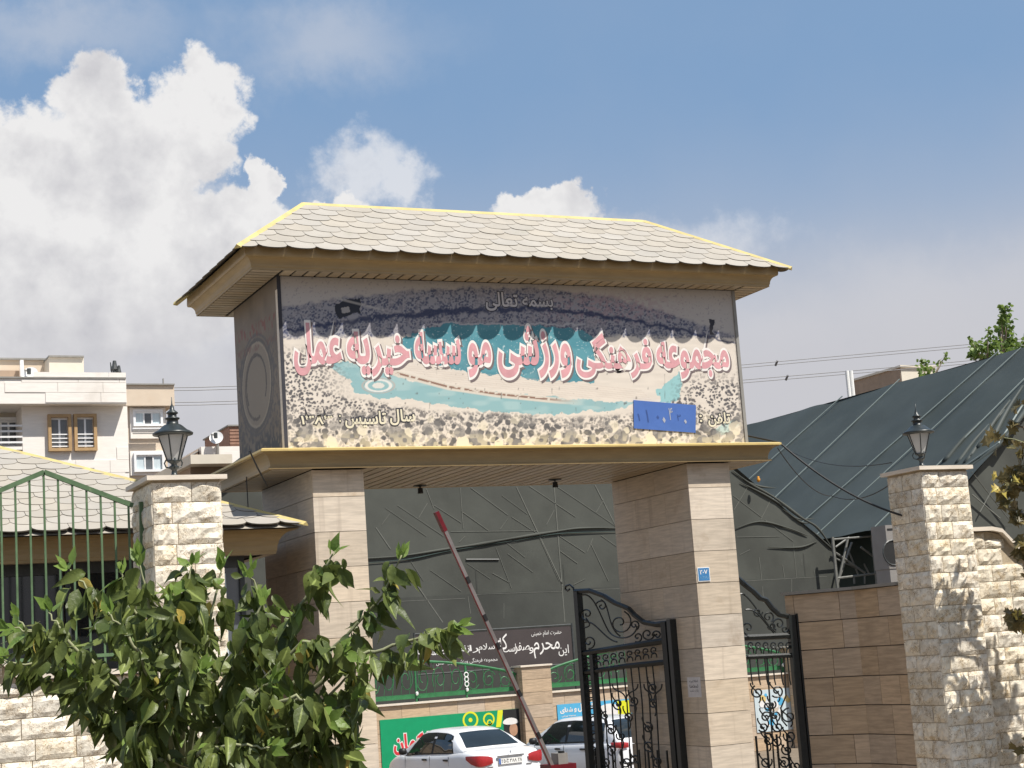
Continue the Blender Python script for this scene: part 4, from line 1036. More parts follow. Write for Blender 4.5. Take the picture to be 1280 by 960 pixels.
def disc(c, r, z_, mk, p, name, n=22, r2=None):
    P = Vector((c[0], YW-.022-z_, c[1]))
    V = [(P.x+r*math.cos(2*math.pi*k/n), P.y, P.z+r*math.sin(2*math.pi*k/n)) for k in range(n)]
    if r2:
        V += [(P.x+r2*math.cos(2*math.pi*k/n), P.y, P.z+r2*math.sin(2*math.pi*k/n)) for k in range(n)]
        f = [(k, (k+1) % n, (k+1) % n+n, k+n) for k in range(n)]
    else: f = [tuple(range(n))]
    put(name, newmesh(name, V, f, M[mk]), p)
for (x_, y_, r, r2) in ((588, 900, .20, .155), (588, 900, .05, None), (611, 899, .15, .11), (612, 903, .07, .04)):
    c = at(x_, y_, YW-.022); disc((c.x, c.z), r, .003 if r2 else .005, 'yellow_print', gp, 'printed_emblem', r2=r2)
a, b = at(620, 893, YW-.022), at(629, 891, YW-.022)
MB().prism([(a.x-.02, YW-.026, a.z-.3), (a.x+.1, YW-.026, a.z-.3), (b.x, YW-.026, gz1-.003), (b.x-.14, YW-.026, gz1-.003)], (0, .002, 0)).build('printed_stripe', M['yellow_print'], gp)
c = at(629, 900, YW-.022); box('printed_figure', (c.x, YW-.026, .26), (gx_1-.003, YW-.0235, gz1-.003), M['black_print'], gp)
c2 = at(638, 903, YW-.022)
V = [(c2.x+.20*math.cos(t), YW-.029, c2.z+(.11 if math.sin(t) > 0 else .05)*math.sin(t)) for t in [2*math.pi*k/18 for k in range(18)]]
put('printed_figure', newmesh('printed_figure', V, [tuple(range(18))], M['print_white']), gp)
V = [(c2.x+.07+.11*math.cos(t), YW-.0275, c2.z-.17+.15*math.sin(t)) for t in [2*math.pi*k/18 for k in range(18)]]
put('printed_figure', newmesh('printed_figure', V, [tuple(range(18))], M['skin_print']), gp)
# blue poster and a pale picture further along
bx0, bx1 = at(697, 900, YW).x, at(796, 900, YW).x; bz1 = at(720, 879, YW).z
bp_ = poster('poster', bx0, bx1, bz1-1.35, bz1, 'sky_print', 'light blue poster with white Persian lettering behind the iron gate leaf')
W2(bp_, 'شنای', 700, 884, 716, 892, [(.04, 'print_white', .003, .04)]); W2(bp_, 'و', 717.5, 885, 721, 890.5, [(.04, 'print_white', .003, .04)]); W2(bp_, 'فوتبال', 722, 879, 742, 889.5, [(.04, 'print_white', .003, .04)])
W2(bp_, 'مجموعه ورزشی', 702, 893.5, 720, 896, [(.03, 'print_white', .003, .03)]); W2(bp_, 'ثبت نام', 706, 899.5, 716, 902, [(.0, 'print_white', .003, .0)])
disc((at(762, 900, YW).x, bz1-.62), .55, .003, 'print_white', bp_, 'printed_emblem')
y0_ = at(772, 890, YW).x; box('printed_stripe', (y0_, YW-.030, bz1-.75), (bx1-.02, YW-.0275, bz1-.03), M['yellow_print'], bp_)
box('printed_stripe', (y0_+.35, YW-.034, bz1-.9), (y0_+.62, YW-.0315, bz1-.25), M['sky_print'], bp_)
px0, px1 = at(943, 880, YW).x, at(996, 880, YW).x; pz1 = at(970, 861, YW).z
pp_ = poster('poster', px0, px1, pz1-1.05, pz1, 'curtain', 'pale poster with blue and orange splashes seen through the pedestrian gate')
for k in range(16):
    r = random.Random(k); disc((r.uniform(px0+.1, px1-.1), r.uniform(pz1-.95, pz1-.1)), r.uniform(.03, .12), .003+k*.0006, r.choice(('sky_print', 'print_white', 'fascia_lip', 'travertine', 'sky_print')), pp_, 'printed_splash', 12)
# dark banner on two posts behind the fence
YBn = YW+.6
n0, n1, nzt, nzb = at(518, 800, YBn).x, at(716, 800, YBn).x, at(620, 788, YBn).z, at(620, 835, YBn).z
bn = thing('banner', ((n0+n1)/2, YBn, 0), 'dark brown banner with white Persian calligraphy stretched above the yard fence', 'banner')
box('cloth', (n0+.03, YBn, nzb), (n1-.03, YBn+.012, nzt), M['banner'], bn)
for x_ in (n0, n1): MB().tube([(x_, YBn, 0), (x_, YBn, nzt+.06)], .028, 8).build('post', M['steel_dark'], bn)
MB().tube([(n0, YBn, nzt+.03), (n1, YBn, nzt+.03)], .02, 6).build('rail', M['steel_dark'], bn); MB().tube([(n0, YBn, nzb-.03), (n1, YBn, nzb-.03)], .02, 6).build('rail', M['steel_dark'], bn)
def WB(txt, x0, y0, x1, y1, off=.004):
    Yq = YBn-.002; a = at((x0+x1)/2, y1, Yq); b = at((x0+x1)/2, y0, Yq); l = at(x0, (y0+y1)/2, Yq); r = at(x1, (y0+y1)/2, Yq)
    lettering('lettering', txt, (0, Yq, 0), (1, 0, 0), (0, 0, 1), (0, -1, 0), (l.x, a.z, r.x, b.z), M['print_white'], bn, off, .002)
WB('این', 698, 806, 711, 820); WB('محرم', 667, 802, 700, 822); WB('و', 661.5, 809, 667, 817); WB('صفر', 643, 803, 662, 817); WB('است', 629, 805, 645, 815); WB('که', 621, 792, 634, 812)
WB('اسلام', 598, 804, 621, 816); WB('را', 587, 806, 598, 816); WB('زنده', 568, 807, 587, 817); WB('نگه', 551, 806, 566, 819); WB('داشته', 534, 806, 550, 819); WB('است', 522, 806, 533, 818)
WB('حضرت امام خمینی', 664, 788, 702, 796, .0); WB('مجموعه فرهنگی ورزشی خیریه عمل', 545, 823, 622, 830, .0)

# ================================================================== tarpaulin halls
YT = 24.0
val = at(1045, 690, YT); VX, VZ = val.x, val.z
hl = thing('tarpaulin_hall', (13, YT, 0), 'grey green netting hall end with pipe lines seen through the gate', 'tent')
sl2 = (at(915, 585, YT).z-VZ)/(VX-at(915, 585, YT).x)
lx, lz = 3.2, 6.0
rgx = (VX + (lz-VZ)/sl2 + lx)/2 if False else (VX+lx)/2 + (0); rgz = VZ+(VX-rgx)*sl2
# wall sheet with soft wrinkles
def sheet(name, P00, P10, P11, P01, nu, nv, amp, seed, mat_, parent, nrm, holes=None):
    P00, P10, P11, P01 = (np.array(p, float) for p in (P00, P10, P11, P01)); nrm = np.array(nrm, float)
    u, v = np.meshgrid(np.linspace(0, 1, nu), np.linspace(0, 1, nv)); u, v = u.ravel(), v.ravel()
    P = np.outer((1-u)*(1-v), P00)+np.outer(u*(1-v), P10)+np.outer(u*v, P11)+np.outer((1-u)*v, P01)
    w_ = (vnoise(u*nu/9, v*nv/4+3, seed)-.5)+.5*(vnoise(u*nu/4, v*nv/3, seed+1)-.5)
    P = P + np.outer(w_*amp, nrm)
    f = [(k*nu+i, k*nu+i+1, (k+1)*nu+i+1, (k+1)*nu+i) for k in range(nv-1) for i in range(nu-1)]
    return put(name, newmesh(name, P, f, mat_, smooth=True), parent)
rzl = rgz-(rgx-lx)*((rgz-lz)/(rgx-lx))
sheet('end_netting', (lx, YT, 0), (VX, YT, 0), (VX, YT, VZ), (lx, YT, lz), 90, 30, .004, 3, M['net'], hl, (0, -1, 0))
V = [(lx, YT-.0, lz), (VX, YT-.0, VZ), (rgx, YT-.0, rgz)]
def gable(name, a, b, c, mat_, parent, n=30, amp=.004, seed=4):
    V = []; f = []; a, b, c = Vector(a), Vector(b), Vector(c)
    for j in range(n+1):
        l = a+(c-a)*(j/n); r = b+(c-b)*(j/n)
        for i in range(n+1): 
            p = l+(r-l)*(i/n); V.append((p.x, p.y-amp*(0 if j == 0 else float(vnoise(np.array([p.x*.9]), np.array([p.z*2.3]), seed)[0]-.5)), p.z))
    f = [(j*(n+1)+i, j*(n+1)+i+1, (j+1)*(n+1)+i+1, (j+1)*(n+1)+i) for j in range(n) for i in range(n)]
    return put(name, newmesh(name, V, f, mat_, smooth=True), parent)
gable('gable_netting', V[0], V[1], V[2], M['net'], hl)
sheet('roof_sheet', (rgx, YT-.05, rgz+.02), (VX+.05, YT-.05, VZ-.02), (VX+.05, YT+9, VZ-.02), (rgx, YT+9, rgz+.02), 30, 20, .08, 7, M['tarp'], hl, (.6, 0, .8))
sheet('roof_sheet', (lx-.6, YT-.35, lz-.5), (rgx, YT-.35, rgz+.03), (rgx, YT+2.5, rgz+.03), (lx-.6, YT+2.5, lz-.5), 30, 20, .06, 8, M['tarp'], hl, (-.6, 0, .8))
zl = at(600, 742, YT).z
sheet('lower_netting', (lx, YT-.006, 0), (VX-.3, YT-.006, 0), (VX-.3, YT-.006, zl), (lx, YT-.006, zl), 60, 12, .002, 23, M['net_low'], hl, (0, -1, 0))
for k in range(8):
    xs_ = lx+1.5+k*2.6; MB().box((xs_, YT-.0062, zl), (xs_+.035, YT-.0045, min(VZ, zl+5))).build('seam', M['net_low'], hl)
# rolled hem across the end wall, folds on its right shoulder
def roll(pts_, r, name='rolled_hem', mk='net', Y_=YT-.03, parent=hl):
    P = [at(x, y, Y_) for x, y in pts_]; Q = []
    n_ = len(P)
    for i in range(n_-1):
        p0, p1, p2, p3 = P[max(i-1, 0)], P[i], P[i+1], P[min(i+2, n_-1)]
        for k in range(8):
            t_ = k/8; Q.append(.5*((2*p1)+(p2-p0)*t_+(2*p0-5*p1+4*p2-p3)*t_*t_+(3*p1-p0-3*p2+p3)*t_**3))
    Q.append(P[-1]); rr = random.Random(len(Q)); m_ = len(Q)-1; ph = rr.uniform(0, 6)
    r *= .72
    return MB().tube(Q, [max(.004, r*math.sin(math.pi*(.02+.96*k/m_))**.6*(1+.22*math.sin(k*.55+ph))) for k in range(m_+1)], 9).build(name, M[mk], parent, smooth=True)
roll([(440, 699), (500, 695), (560, 686), (600, 680), (640, 673), (690, 665), (730, 660), (800, 660)], .05)
roll([(440, 705), (510, 699), (560, 689), (640, 676)], .022, mk='tarp_dark')
roll([(640, 677), (700, 667), (790, 664)], .018, mk='tarp_dark')
for q, r in (([(915, 588), (940, 606), (968, 622), (1000, 646), (1022, 660), (1042, 688)], .06), ([(975, 630), (995, 648), (1018, 648)], .035), ([(918, 661), (950, 652), (985, 660), (1010, 670)], .035), ([(960, 684), (1000, 684), (1022, 676)], .035), ([(930, 600), (950, 608), (970, 610)], .04), ([(1016, 664), (1040, 686)], .045), ([(925, 603), (955, 618), (985, 636)], .04), ([(978, 636), (1000, 652), (1012, 654)], .03)):
    roll(q, r)
c = at(948, 599, YT-.3); MB().lathe([(0, -.09), (.05, -.06), (.06, 0), (.035, .03), (.04, .07), (0, .09)], c, 6).build('orange_rag', mat('orange_rag', (.55, .24, .03), .8, .2, 10), hl, smooth=True)
# pale strips painting the highlight where netting is stretched over pipes
def z6(x, y): return (470+x/4.129, 600+y/4.129)
def z9(x, y): return (900+x/4.8, 560+y/4.8)
pipes = [(0, 245, 75, 355), (190, 510, 345, 735), (260, 45, 300, 150), (435, 40, 450, 250), (475, 600, 488, 690), (490, 40, 680, 180), (300, 130, 440, 220), (440, 160, 580, 260), (650, 80, 780, 175),
         (700, 190, 870, 300), (725, 35, 965, 545), (790, 30, 1030, 190), (920, 40, 975, 735), (930, 30, 1240, 240), (1130, 25, 1245, 250), (1160, 285, 1260, 355), (50, 145, 260, 290), (110, 130, 350, 290), (280, 465, 440, 575),
         (385, 267, 830, 262), (130, 626, 460, 611), (490, 592, 960, 575), (1120, 566, 1270, 560), (620, 350, 700, 560), (1110, 330, 1200, 520), (880, 230, 920, 155), (640, 255, 680, 200), (220, 195, 265, 120), (30, 230, 70, 175),
         (1080, 510, 1020, 540), (660, 635, 660, 715), (470, 430, 590, 510), (600, 480, 690, 530), (680, 380, 810, 475), (670, 320, 770, 400), (950, 290, 1080, 375), (950, 365, 1040, 430), (840, 290, 945, 520), (430, 320, 460, 290), (1090, 370, 1120, 300), (1135, 170, 1175, 100), (180, 420, 245, 520)]
rr0 = random.Random(5)
for (a, b, c_, d) in pipes:
    p, q = at(*z6(a, b), YT-.0085), at(*z6(c_, d), YT-.0085); bright = (a, b) in ((725, 35), (1130, 25), (190, 510), (920, 40), (0, 245))
    MB().bar(p, q, .004, .024 if bright else rr0.uniform(.010, .016), up=tuple((q-p).cross(Vector((0, 1, 0))))).build('pipe', M['pole_highlight'], hl)
for (a, b, c_, d) in [(180, 210, 85, 370), (80, 285, 250, 415), (320, 280, 245, 430), (270, 430, 440, 560), (100, 535, 360, 530), (235, 655, 250, 790), (375, 700, 390, 790), (490, 665, 490, 705), (565, 735, 570, 765), (120, 640, 180, 610), (440, 580, 460, 780), (150, 798, 640, 770), (430, 780, 430, 880), (255, 830, 262, 930)]:
    p, q = at(*z9(a, b), YT-.0085), at(*z9(c_, d), YT-.0085); MB().bar(p, q, .004, .014, up=tuple((q-p).cross(Vector((0, 1, 0))))).build('pipe', M['pole_highlight'], hl)
MB().tube([at(*z6(465, 410), YT-.02), at(*z6(635, 410), YT-.02)], .02, 5).build('pipe', M['steel_dark'], hl)

# second hall to the right: steep blue-green roof, near gable end
h2 = thing('tarpaulin_hall', (30, 20, 0), 'steep blue green tarpaulin roof with pale straps rising behind the right wall', 'tent')
k2 = .85
# ridge that passes through the photographed ridge line
bestd = min((abs(px((VX+a, 24., VZ+k2*a))[1]-(525-.2609*(px((VX+a, 24., VZ+k2*a))[0]-935))), a) for a in np.arange(3, 9, .02))
RGX, RGZ = VX+bestd[1], VZ+k2*bestd[1]
nR = np.array([-k2, 0, 1])/math.hypot(k2, 1)
def onR(x, y, lift=.03): return atPl(x, y, (VX, 0, VZ), tuple(nR)) + Vector(nR*lift)
hem = [onR(1290, 500, 0), onR(1252, 553, 0), onR(1212, 586, 0), onR(1185, 602, 0)]
YN = hem[1].y
YE = 44.0
e_lo = onR(1090, 664, 0); dz_lo = e_lo.z
lowX = VX + (dz_lo-VZ)/k2
sheet('roof_sheet', (lowX, YN, dz_lo), (RGX, YN, RGZ), (RGX, YE, RGZ), (lowX, YE, dz_lo), 40, 60, .10, 12, M['tarp'], h2, tuple(nR))
sheet('roof_sheet', (RGX, YN, RGZ), (2*RGX-lowX, YN, dz_lo), (2*RGX-lowX, YE, dz_lo), (RGX, YE, RGZ), 12, 12, .05, 13, M['tarp'], h2, (.6, 0, .8))
gable('gable_netting', (lowX-.1, YN+.25, dz_lo-.2), (2*RGX-lowX, YN+.25, dz_lo-.2), (RGX, YN+.25, RGZ-.1), M['net'], h2, seed=9)
sheet('end_netting', (lowX+.9, YN+.24, 0), (2*RGX-lowX, YN+.24, 0), (2*RGX-lowX, YN+.24, dz_lo-.2), (lowX+.9, YN+.24, dz_lo-.2), 40, 14, .08, 15, M['net'], h2, (0, -1, 0))
sheet('dark_interior_sheet', (lowX+1.6, YN+.5, 0), (lowX+1.6, 40, 0), (lowX+1.6, 40, dz_lo+.4), (lowX+1.6, YN+.5, dz_lo+.4), 40, 12, .15, 17, M['tarp_dark'], h2, (-1, 0, 0))  # dark sheet stands in for the shade inside the hall
def z7(x, y): return (920+x/3.556, 420+y/3.556)
for (a, b) in [((475, 270), (60, 640)), ((730, 195), (240, 660)), ((1165, 75), (500, 655)), ((1270, 55), (560, 705)), ((1290, 188), (900, 575)), ((330, 310), (120, 500))]:
    p, q = onR(*z7(*a)), onR(*z7(*b))
    if (a, b) == ((330, 310), (120, 500)): continue
    q = p+(q-p)*((p.z-dz_lo-.12)/(p.z-q.z)) if p.z-q.z > .1 else q
    n = 24; P = [p+(q-p)*(k/n) for k in range(n+1)]; MB().tube(P, .024, 5).build('strap', M['strap'], h2)
# bunched folds near the near edge
for k, (a, b) in enumerate([((1225, 527), (1180, 577)), ((1236, 530), (1196, 580)), ((1246, 520), (1212, 572)), ((1262, 500), (1222, 560)), ((1278, 482), (1240, 548)), ((1255, 512), (1206, 580))]):
    p, q = onR(*a, -.02), onR(*b, -.03); P = [p+(q-p)*t+Vector(nR*(.05*math.sin(t*3.1))) for t in [j/10 for j in range(11)]]
    MB().tube(P, [.04+.06*t for t in [j/10 for j in range(11)]], 7).build('fold', M['tarp'], h2, smooth=True)
MB().tube([h_+Vector((0, -.05, 0)) for h_ in hem], .07, 7).build('rolled_hem', M['tarp'], h2, smooth=True)
MB().tube([onR(1290, 492, .06), onR(1250, 556, .06), onR(1180, 604, .06)], .03, 6).build('strap', M['strap'], h2)
for (a, b, c_, d) in [(1215, 590, 1262, 650), (1240, 612, 1225, 640), (1215, 618, 1250, 648)]:
    p, q = at(a, b, YN+.12), at(c_, d, YN+.12); MB().tube([p, q], .02, 5).build('pipe', M['pole_highlight'], h2)

# scaffold tower under the valley
scf = thing('scaffold_tower', at(1070, 730, 23.6).to_tuple()[:2]+(0,), 'bare steel scaffold tower in the dark gap under the tarpaulin valley', 'scaffold')
def zs(x, y): return (1030+x/9.6, 640+y/9.6)
for (a, b, c_, d, yy, r) in [(100, 300, 165, 900, 23.5, .05), (575, 270, 645, 900, 23.5, .05), (290, 310, 165, 860, 23.7, .035), (110, 470, 490, 730, 23.9, .035), (140, 560, 400, 680, 24.3, .03), (280, 430, 410, 750, 24.3, .03), (335, 365, 180, 800, 24.0, .035), (440, 420, 590, 530, 23.7, .035), (480, 620, 545, 750, 24.2, .03), (160, 795, 650, 735, 23.5, .035), (140, 420, 300, 305, 23.8, .03), (105, 330, 580, 290, 23.5, .03), (360, 760, 365, 860, 24.1, .03), (490, 760, 490, 860, 24.1, .03)]:
    p, q = at(*zs(a, b), yy), at(*zs(c_, d), yy)
    if r == .05: q = Vector((q.x, q.y, 0))
    MB().tube([p, q], r, 6).build('pole', M['pole'], scf)

# ================================================================== air conditioner behind the return wall
YA = 3.0
a0, a1 = at(1093, 712, YA), at(1119, 656, YA)
ac = thing('air_conditioner', ((a0.x+a1.x)/2, YA, 0), 'grey box air conditioner with black fan opening behind the right stone pillar', 'air conditioner')
a0.x += .27; a1.x += .27
box('casing', (a0.x, YA, a0.z), (a0.x+.95, YA+.35, a1.z), M['ac_grey'], ac)
fc = at(1112, 691, YA); MB().lathe([(0, 0), (.17, 0), (.17, .05), (.19, .05), (.19, 0)], (0, 0, 0), 20).v
m = MB(); n = 20
m.add([(fc.x+.06+.17*math.cos(2*math.pi*k/n), YA-.004, fc.z+.17*math.sin(2*math.pi*k/n)) for k in range(n)], [tuple(range(n))]); m.build('fan_opening', M['black_print'], ac)
m = MB(); m.tube([(fc.x+.06+.18*math.cos(2*math.pi*k/n), YA-.006, fc.z+.18*math.sin(2*math.pi*k/n)) for k in range(n+1)], .012, 5); m.build('fan_guard', M['steel_dark'], ac)
box('side_panel', (a0.x+.17, YA-.012, a0.z+.02), (a0.x+.21, YA-.002, a1.z-.02), M['steel_grey'], ac)
box('label_slot', (a0.x+.03, YA-.010, a1.z-.07), (a0.x+.13, YA-.002, a1.z-.05), M['black_print'], ac)
box('stand', (a0.x+.01, YA+.01, 0), (a0.x+1.4, YA+.34, a0.z-.001), M['ac_grey'], ac)

# ================================================================== cables and power lines
def sag(p, q, s, n=16):
    p, q = Vector(p), Vector(q); return [p+(q-p)*t+Vector((0, 0, -s*4*t*(1-t))) for t in [k/n for k in range(n+1)]]
def cable(name, pts_, r, lab, mk='cable', cat='cable', group=None):
    o = MB().tube(pts_, r, 5).build(name, M[mk]); return tag(o, lab, cat, group)
c0 = Vector((SX1+.01, .2, at(931, 541, .2).z)); c1 = at(974, 553, -.25); c2_ = Vector((rpx0-.005, YP+RDEP*.6, atX(1113, 648, rpx0).z))
cable('cable', [c0]+sag(c1, c2_, .12), .013, 'black cable sagging from the sign box to the right stone pillar')
cable('cable', sag(at(972, 560, .3), at(1040, 620, 3.0), .15)+sag(at(1040, 620, 3.0), Vector((rpx0+.02, YP+RDEP*.98, at(1106, 606, YP+RDEP).z)), .1)[1:], .007, 'thin dark wire looping over the tarpaulin beside the thick cable')
cable('cable', sag(at(990, 565, 6), Vector((rpx0+.1, YP+RDEP+.02, at(1108, 578, YP+RDEP).z)), .12), .006, 'thin dark wire running level to the lantern pillar')
cable('cable', [at(308, 596, .6), at(311, 650, .35), at(314, 690, .1), at(316, 760, .1)], .006, 'thin dark wire hanging from the ledge in front of the guardhouse eave')
cable('cable', [at(312, 563.5, -.345), at(322, 585, -.30), at(334, 607, -.10)], .009, 'dark strap drooping across the left end of the ledge')
for k, (pl_, lab) in enumerate([([(120, 486), (250, 484), (560, 474), (928, 456), (1205, 431), (1420, 409)], 'upper'), ([(120, 504), (250, 502.5), (560, 493), (928, 475), (1165, 455), (1420, 432)], 'lower')]):
    for j in (0, 1):
        P = [at(x, y+3.6*j, 62+j*.5) for x, y in pl_]; Q = []
        for a, b in zip(P, P[1:]): Q += [a+(b-a)*i/4 for i in range(4)]
        cable('power_line', Q+[P[-1]], .022, '%s pair of grey power lines crossing the sky behind the sign box' % lab, 'wire', 'power line', '%s overhead power lines' % lab)
    for x_ in (972, 985):
        if (k == 0) == (x_ == 972):
            yq = np.interp(x_, [p[0] for p in pl_], [p[1] for p in pl_]); c = at(x_, yq, 62)
            t = MB().tube([c+Vector((0, 0, .06)), c+Vector((0, .25, -.18))], .07, 6).build('line_spacer', M['wire'])
            tag(t, 'small grey spacer clamped on the %s power lines' % lab, 'spacer')

# ================================================================== buildings behind
def bpx(x, y, Y_): return at(x, y, Y_)
def bbox(name, x0, y0, x1, y1, Y_, dep, mk, parent, zbot=None, fwd=0.):
    a, b = at(x0, y1, Y_), at(x1, y0, Y_); c = at((x0+x1)/2, y0, Y_); d = at((x0+x1)/2, y1, Y_)
    return box(name, (a.x, Y_-fwd, d.z if zbot is None else zbot), (b.x, Y_+dep, c.z), M[mk], parent)
def window(parent, x0, y0, x1, y1, Y_, frame, glassk, muls=(.5,), rail=0, fwd=.12, fw=.10):
    a = at(x0, (y0+y1)/2, Y_); b = at(x1, (y0+y1)/2, Y_); zt = at((x0+x1)/2, y0, Y_).z; zb = at((x0+x1)/2, y1, Y_).z
    f = MB()
    f.box((a.x, Y_-fwd, zb), (a.x+fw, Y_+.02, zt)); f.box((b.x-fw, Y_-fwd, zb), (b.x, Y_+.02, zt)); f.box((a.x+fw, Y_-fwd, zt-fw), (b.x-fw, Y_+.02, zt)); f.box((a.x+fw, Y_-fwd, zb), (b.x-fw, Y_+.02, zb+fw))
    w_ = f.build('window', M[frame], parent); x_0, x_1, z0, z1 = a.x+fw, b.x-fw, zb+fw, zt-fw
    cuts = [0]+list(muls)+[1]
    for k, (p, q) in enumerate(zip(cuts, cuts[1:])):
        box('pane', (x_0+(x_1-x_0)*p+.02, Y_-.012, z0), (x_0+(x_1-x_0)*q-.02, Y_-.004, z1), M[glassk if k % 2 == 0 or glassk != 'curtain' else 'glass'], w_)
    for p in muls: box('mullion', (x_0+(x_1-x_0)*p-.03, Y_-.05, z0), (x_0+(x_1-x_0)*p+.03, Y_-.0125, z1), M['pvc'], w_)
    box('sash', (x_0, Y_-.04, z1-.07), (x_1, Y_-.0126, z1), M['pvc'], w_)
    for k in range(rail): box('rail', (x_0, Y_-.10, z0+.04+k*.13), (x_1, Y_-.07, z0+.078+k*.13), M['pvc'], w_)
    return w_
Y1 = 38.0
wb = thing('apartment_building', (0, Y1, 0), 'white stone apartment block with two wood framed windows and rooftop rooms', 'building')
e = at(160, 540, Y1); lft = at(-140, 540, Y1).x
mid_ = at(28, 540, Y1).x; ptop = at(80, 477, Y1).z; pbot = at(80, 508, Y1).z
box('wall', (mid_, Y1, 0), (e.x, Y1+14, pbot), M['white_wall'], wb)
box('recessed_wall', (lft, Y1+1.4, 0), (mid_-.002, Y1+13.9, pbot), M['cream_wall'], wb)
for k, (za, zb_) in enumerate([(0, 0)]): pass
box('parapet', (lft, Y1-.55, pbot+.002), (at(158, 490, Y1-.55).x, Y1+14.1, ptop), M['white_wall'], wb)
box('parapet_trim', (lft, Y1-.60, ptop), (at(158, 490, Y1-.6).x, Y1-.2, ptop+.05), M['steel_grey'], wb)
# stone courses of the facade read as thin proud slabs
rw_ = random.Random(2)
for k in range(26):
    zz = pbot-.1-k*.42
    if zz < at(80, 605, Y1).z: break
    x = mid_
    while x < e.x-.2:
        l = min(rw_.uniform(.9, 2.2), e.x-x); xa, xb = px((x, Y1, zz))[0], px((x+l, Y1, zz))[0]; ym = px((x, Y1, zz-.2))[1]
        if not (ym < 572 and ym > 512 and xb > 54 and xa < 126): box('facing_slab', (x+.006, Y1-.022, zz-.41), (x+l-.006, Y1-.002, zz), M['white_wall'], wb)
        x += l
for k in range(4):
    zz = pbot+.04+k*.33; x = lft
    while x < at(158, 490, Y1-.55).x-.2:
        l = min(rw_.uniform(1., 2.4), at(158, 490, Y1-.55).x-x)
        if x > at(-20, 490, Y1).x: box('facing_slab', (x+.006, Y1-.57, zz), (x+l-.006, Y1-.552, min(ptop-.01, zz+.32)), M['white_wall'], wb)
        x += l
window(wb, 59.5, 518.5, 88.5, 564.5, Y1, 'wood_frame', 'glass', (.5,), 4, fwd=.16, fw=.10)
window(wb, 92, 518, 120.3, 564, Y1, 'wood_frame', 'glass', (.5,), 4, fwd=.16, fw=.10)
window(wb, -14, 522, 24, 560, Y1+1.35, 'pvc', 'glass', (.36, .68), 0)
for k in range(4): box('balcony_rail', (lft, Y1-.02, at(14, 558, Y1).z+.18*k+.1), (mid_, Y1+.02, at(14, 558, Y1).z+.18*k+.16), M['pvc'], wb)
bbox('balcony_slab', -140, 559, 28, 563, Y1, 1.4, 'white_wall', wb)
bbox('vent', 97, 585, 118, 592, Y1-.03, .02, 'steel_grey', wb)
# rooftop rooms
bbox('roof_room', 62, 445.5, 104.5, 477, Y1+3, 5, 'cream_wall', wb); bbox('roof_room_trim', 61, 444.2, 105, 446.2, Y1+2.9, 5.2, 'steel_grey', wb)
bbox('roof_room', -140, 448, 61.5, 477, Y1+4, 5, 'beige_wall', wb); bbox('roof_room_trim', -140, 446.6, 62, 448.8, Y1+3.9, 1, 'steel_grey', wb)
bbox('roof_window', -40, 463, 25, 470.5, Y1+3.97, .02, 'brown_wall', wb); bbox('roof_post', 26, 450, 29.5, 477, Y1+3.6, .2, 'pvc', wb)
def dish(C_, r, lab, Y_):
    t = thing('satellite_dish', C_-Vector((0, 0, r*1.5)), lab, 'satellite dish', None)
    n = Vector((-.35, -.85, .35)).normalized(); a = n.orthogonal().normalized(); b = n.cross(a); V = []; f = []
    for j in range(6):
        q = j/5; V += [C_ + (a*math.cos(2*math.pi*k/20)+b*math.sin(2*math.pi*k/20))*r*q + n*(.16*r*(q*q)) for k in range(20)]
    f = [(j*20+k, j*20+(k+1) % 20, (j+1)*20+(k+1) % 20, (j+1)*20+k) for j in range(5) for k in range(20)]
    MB().add(V, f).build('reflector', M['dish'], t, smooth=True)
    F_ = C_+n*r*.75; MB().tube([C_-b*r*.95+n*.1*r, F_], .03, 5).build('feed_arm', M['steel_grey'], t); MB().lathe([(0, -.1), (.07, -.1), (.07, .1), (0, .1)], F_, 8).build('feed_horn', M['steel_dark'], t)
    MB().tube([C_-n*.02, C_-n*.25-Vector((0, 0, r*.4)), C_-n*.25-Vector((0, 0, r*2.2))], .05, 6).build('mast', M['steel_grey'], t)
dish(at(38, 468, Y1+3.3), .27, 'white satellite dish on the roof of the white apartment block', Y1)
for (x_, y0, y1, r, lab) in [(138, 453, 478, .035, 'thin whip antenna leaning on the white apartment roof'), (143, 451, 478, .12, 'thick rooftop antenna mast on the white apartment block, next to the whip antenna'), (148.5, 457, 478, .09, 'shorter dark antenna mast at the end of the white apartment roof')]:
    p, q = at(x_, y0, Y1+2), at(x_+(3 if r < .05 else 0), y1, Y1+2); o = MB().tube([q, q+(p-q)*.55, q+(p-q)*.6, q+(p-q)*.8, p], [r*.6, r*.6, r, r*.7, r*.5], 7).build('antenna', M['steel_dark']); tag(o, lab, 'antenna')
Y2 = 55.0
bb = thing('apartment_building', at(190, 600, Y2).to_tuple()[:2]+(0,), 'beige apartment block with pale curtained windows behind the left lantern', 'building')
bx_ = at(157, 560, Y2).x; bx2 = at(217.5, 560, Y2).x
box('wall', (bx_, Y2, 0), (bx2-.3, Y2+12, at(190, 507, Y2).z), M['beige_wall'], bb)
bbox('parapet', 157, 481, 217.5, 507, Y2-.5, 12, 'beige_wall', bb); bbox('parapet_trim', 157, 479.3, 218.5, 481, Y2-.6, 12.2, 'steel_grey', bb)
for (y0, y1) in ((510, 546), (564, 592)):
    bbox('surround', 163.5, y0-.5, 206.5, y1+2, Y2-.10, .095, 'white_wall', bb)
window(bb, 166, 512, 203, 533, Y2-.12, 'pvc', 'curtain', (.34, .66)); window(bb, 167, 566, 205, 590, Y2-.12, 'pvc', 'curtain', (.34, .66))
for k in range(3): bbox('rail', 166, 534.5+k*3.2, 203, 536+k*3.2, Y2-.4, .05, 'pvc' if k == 0 else 'steel_grey', bb)
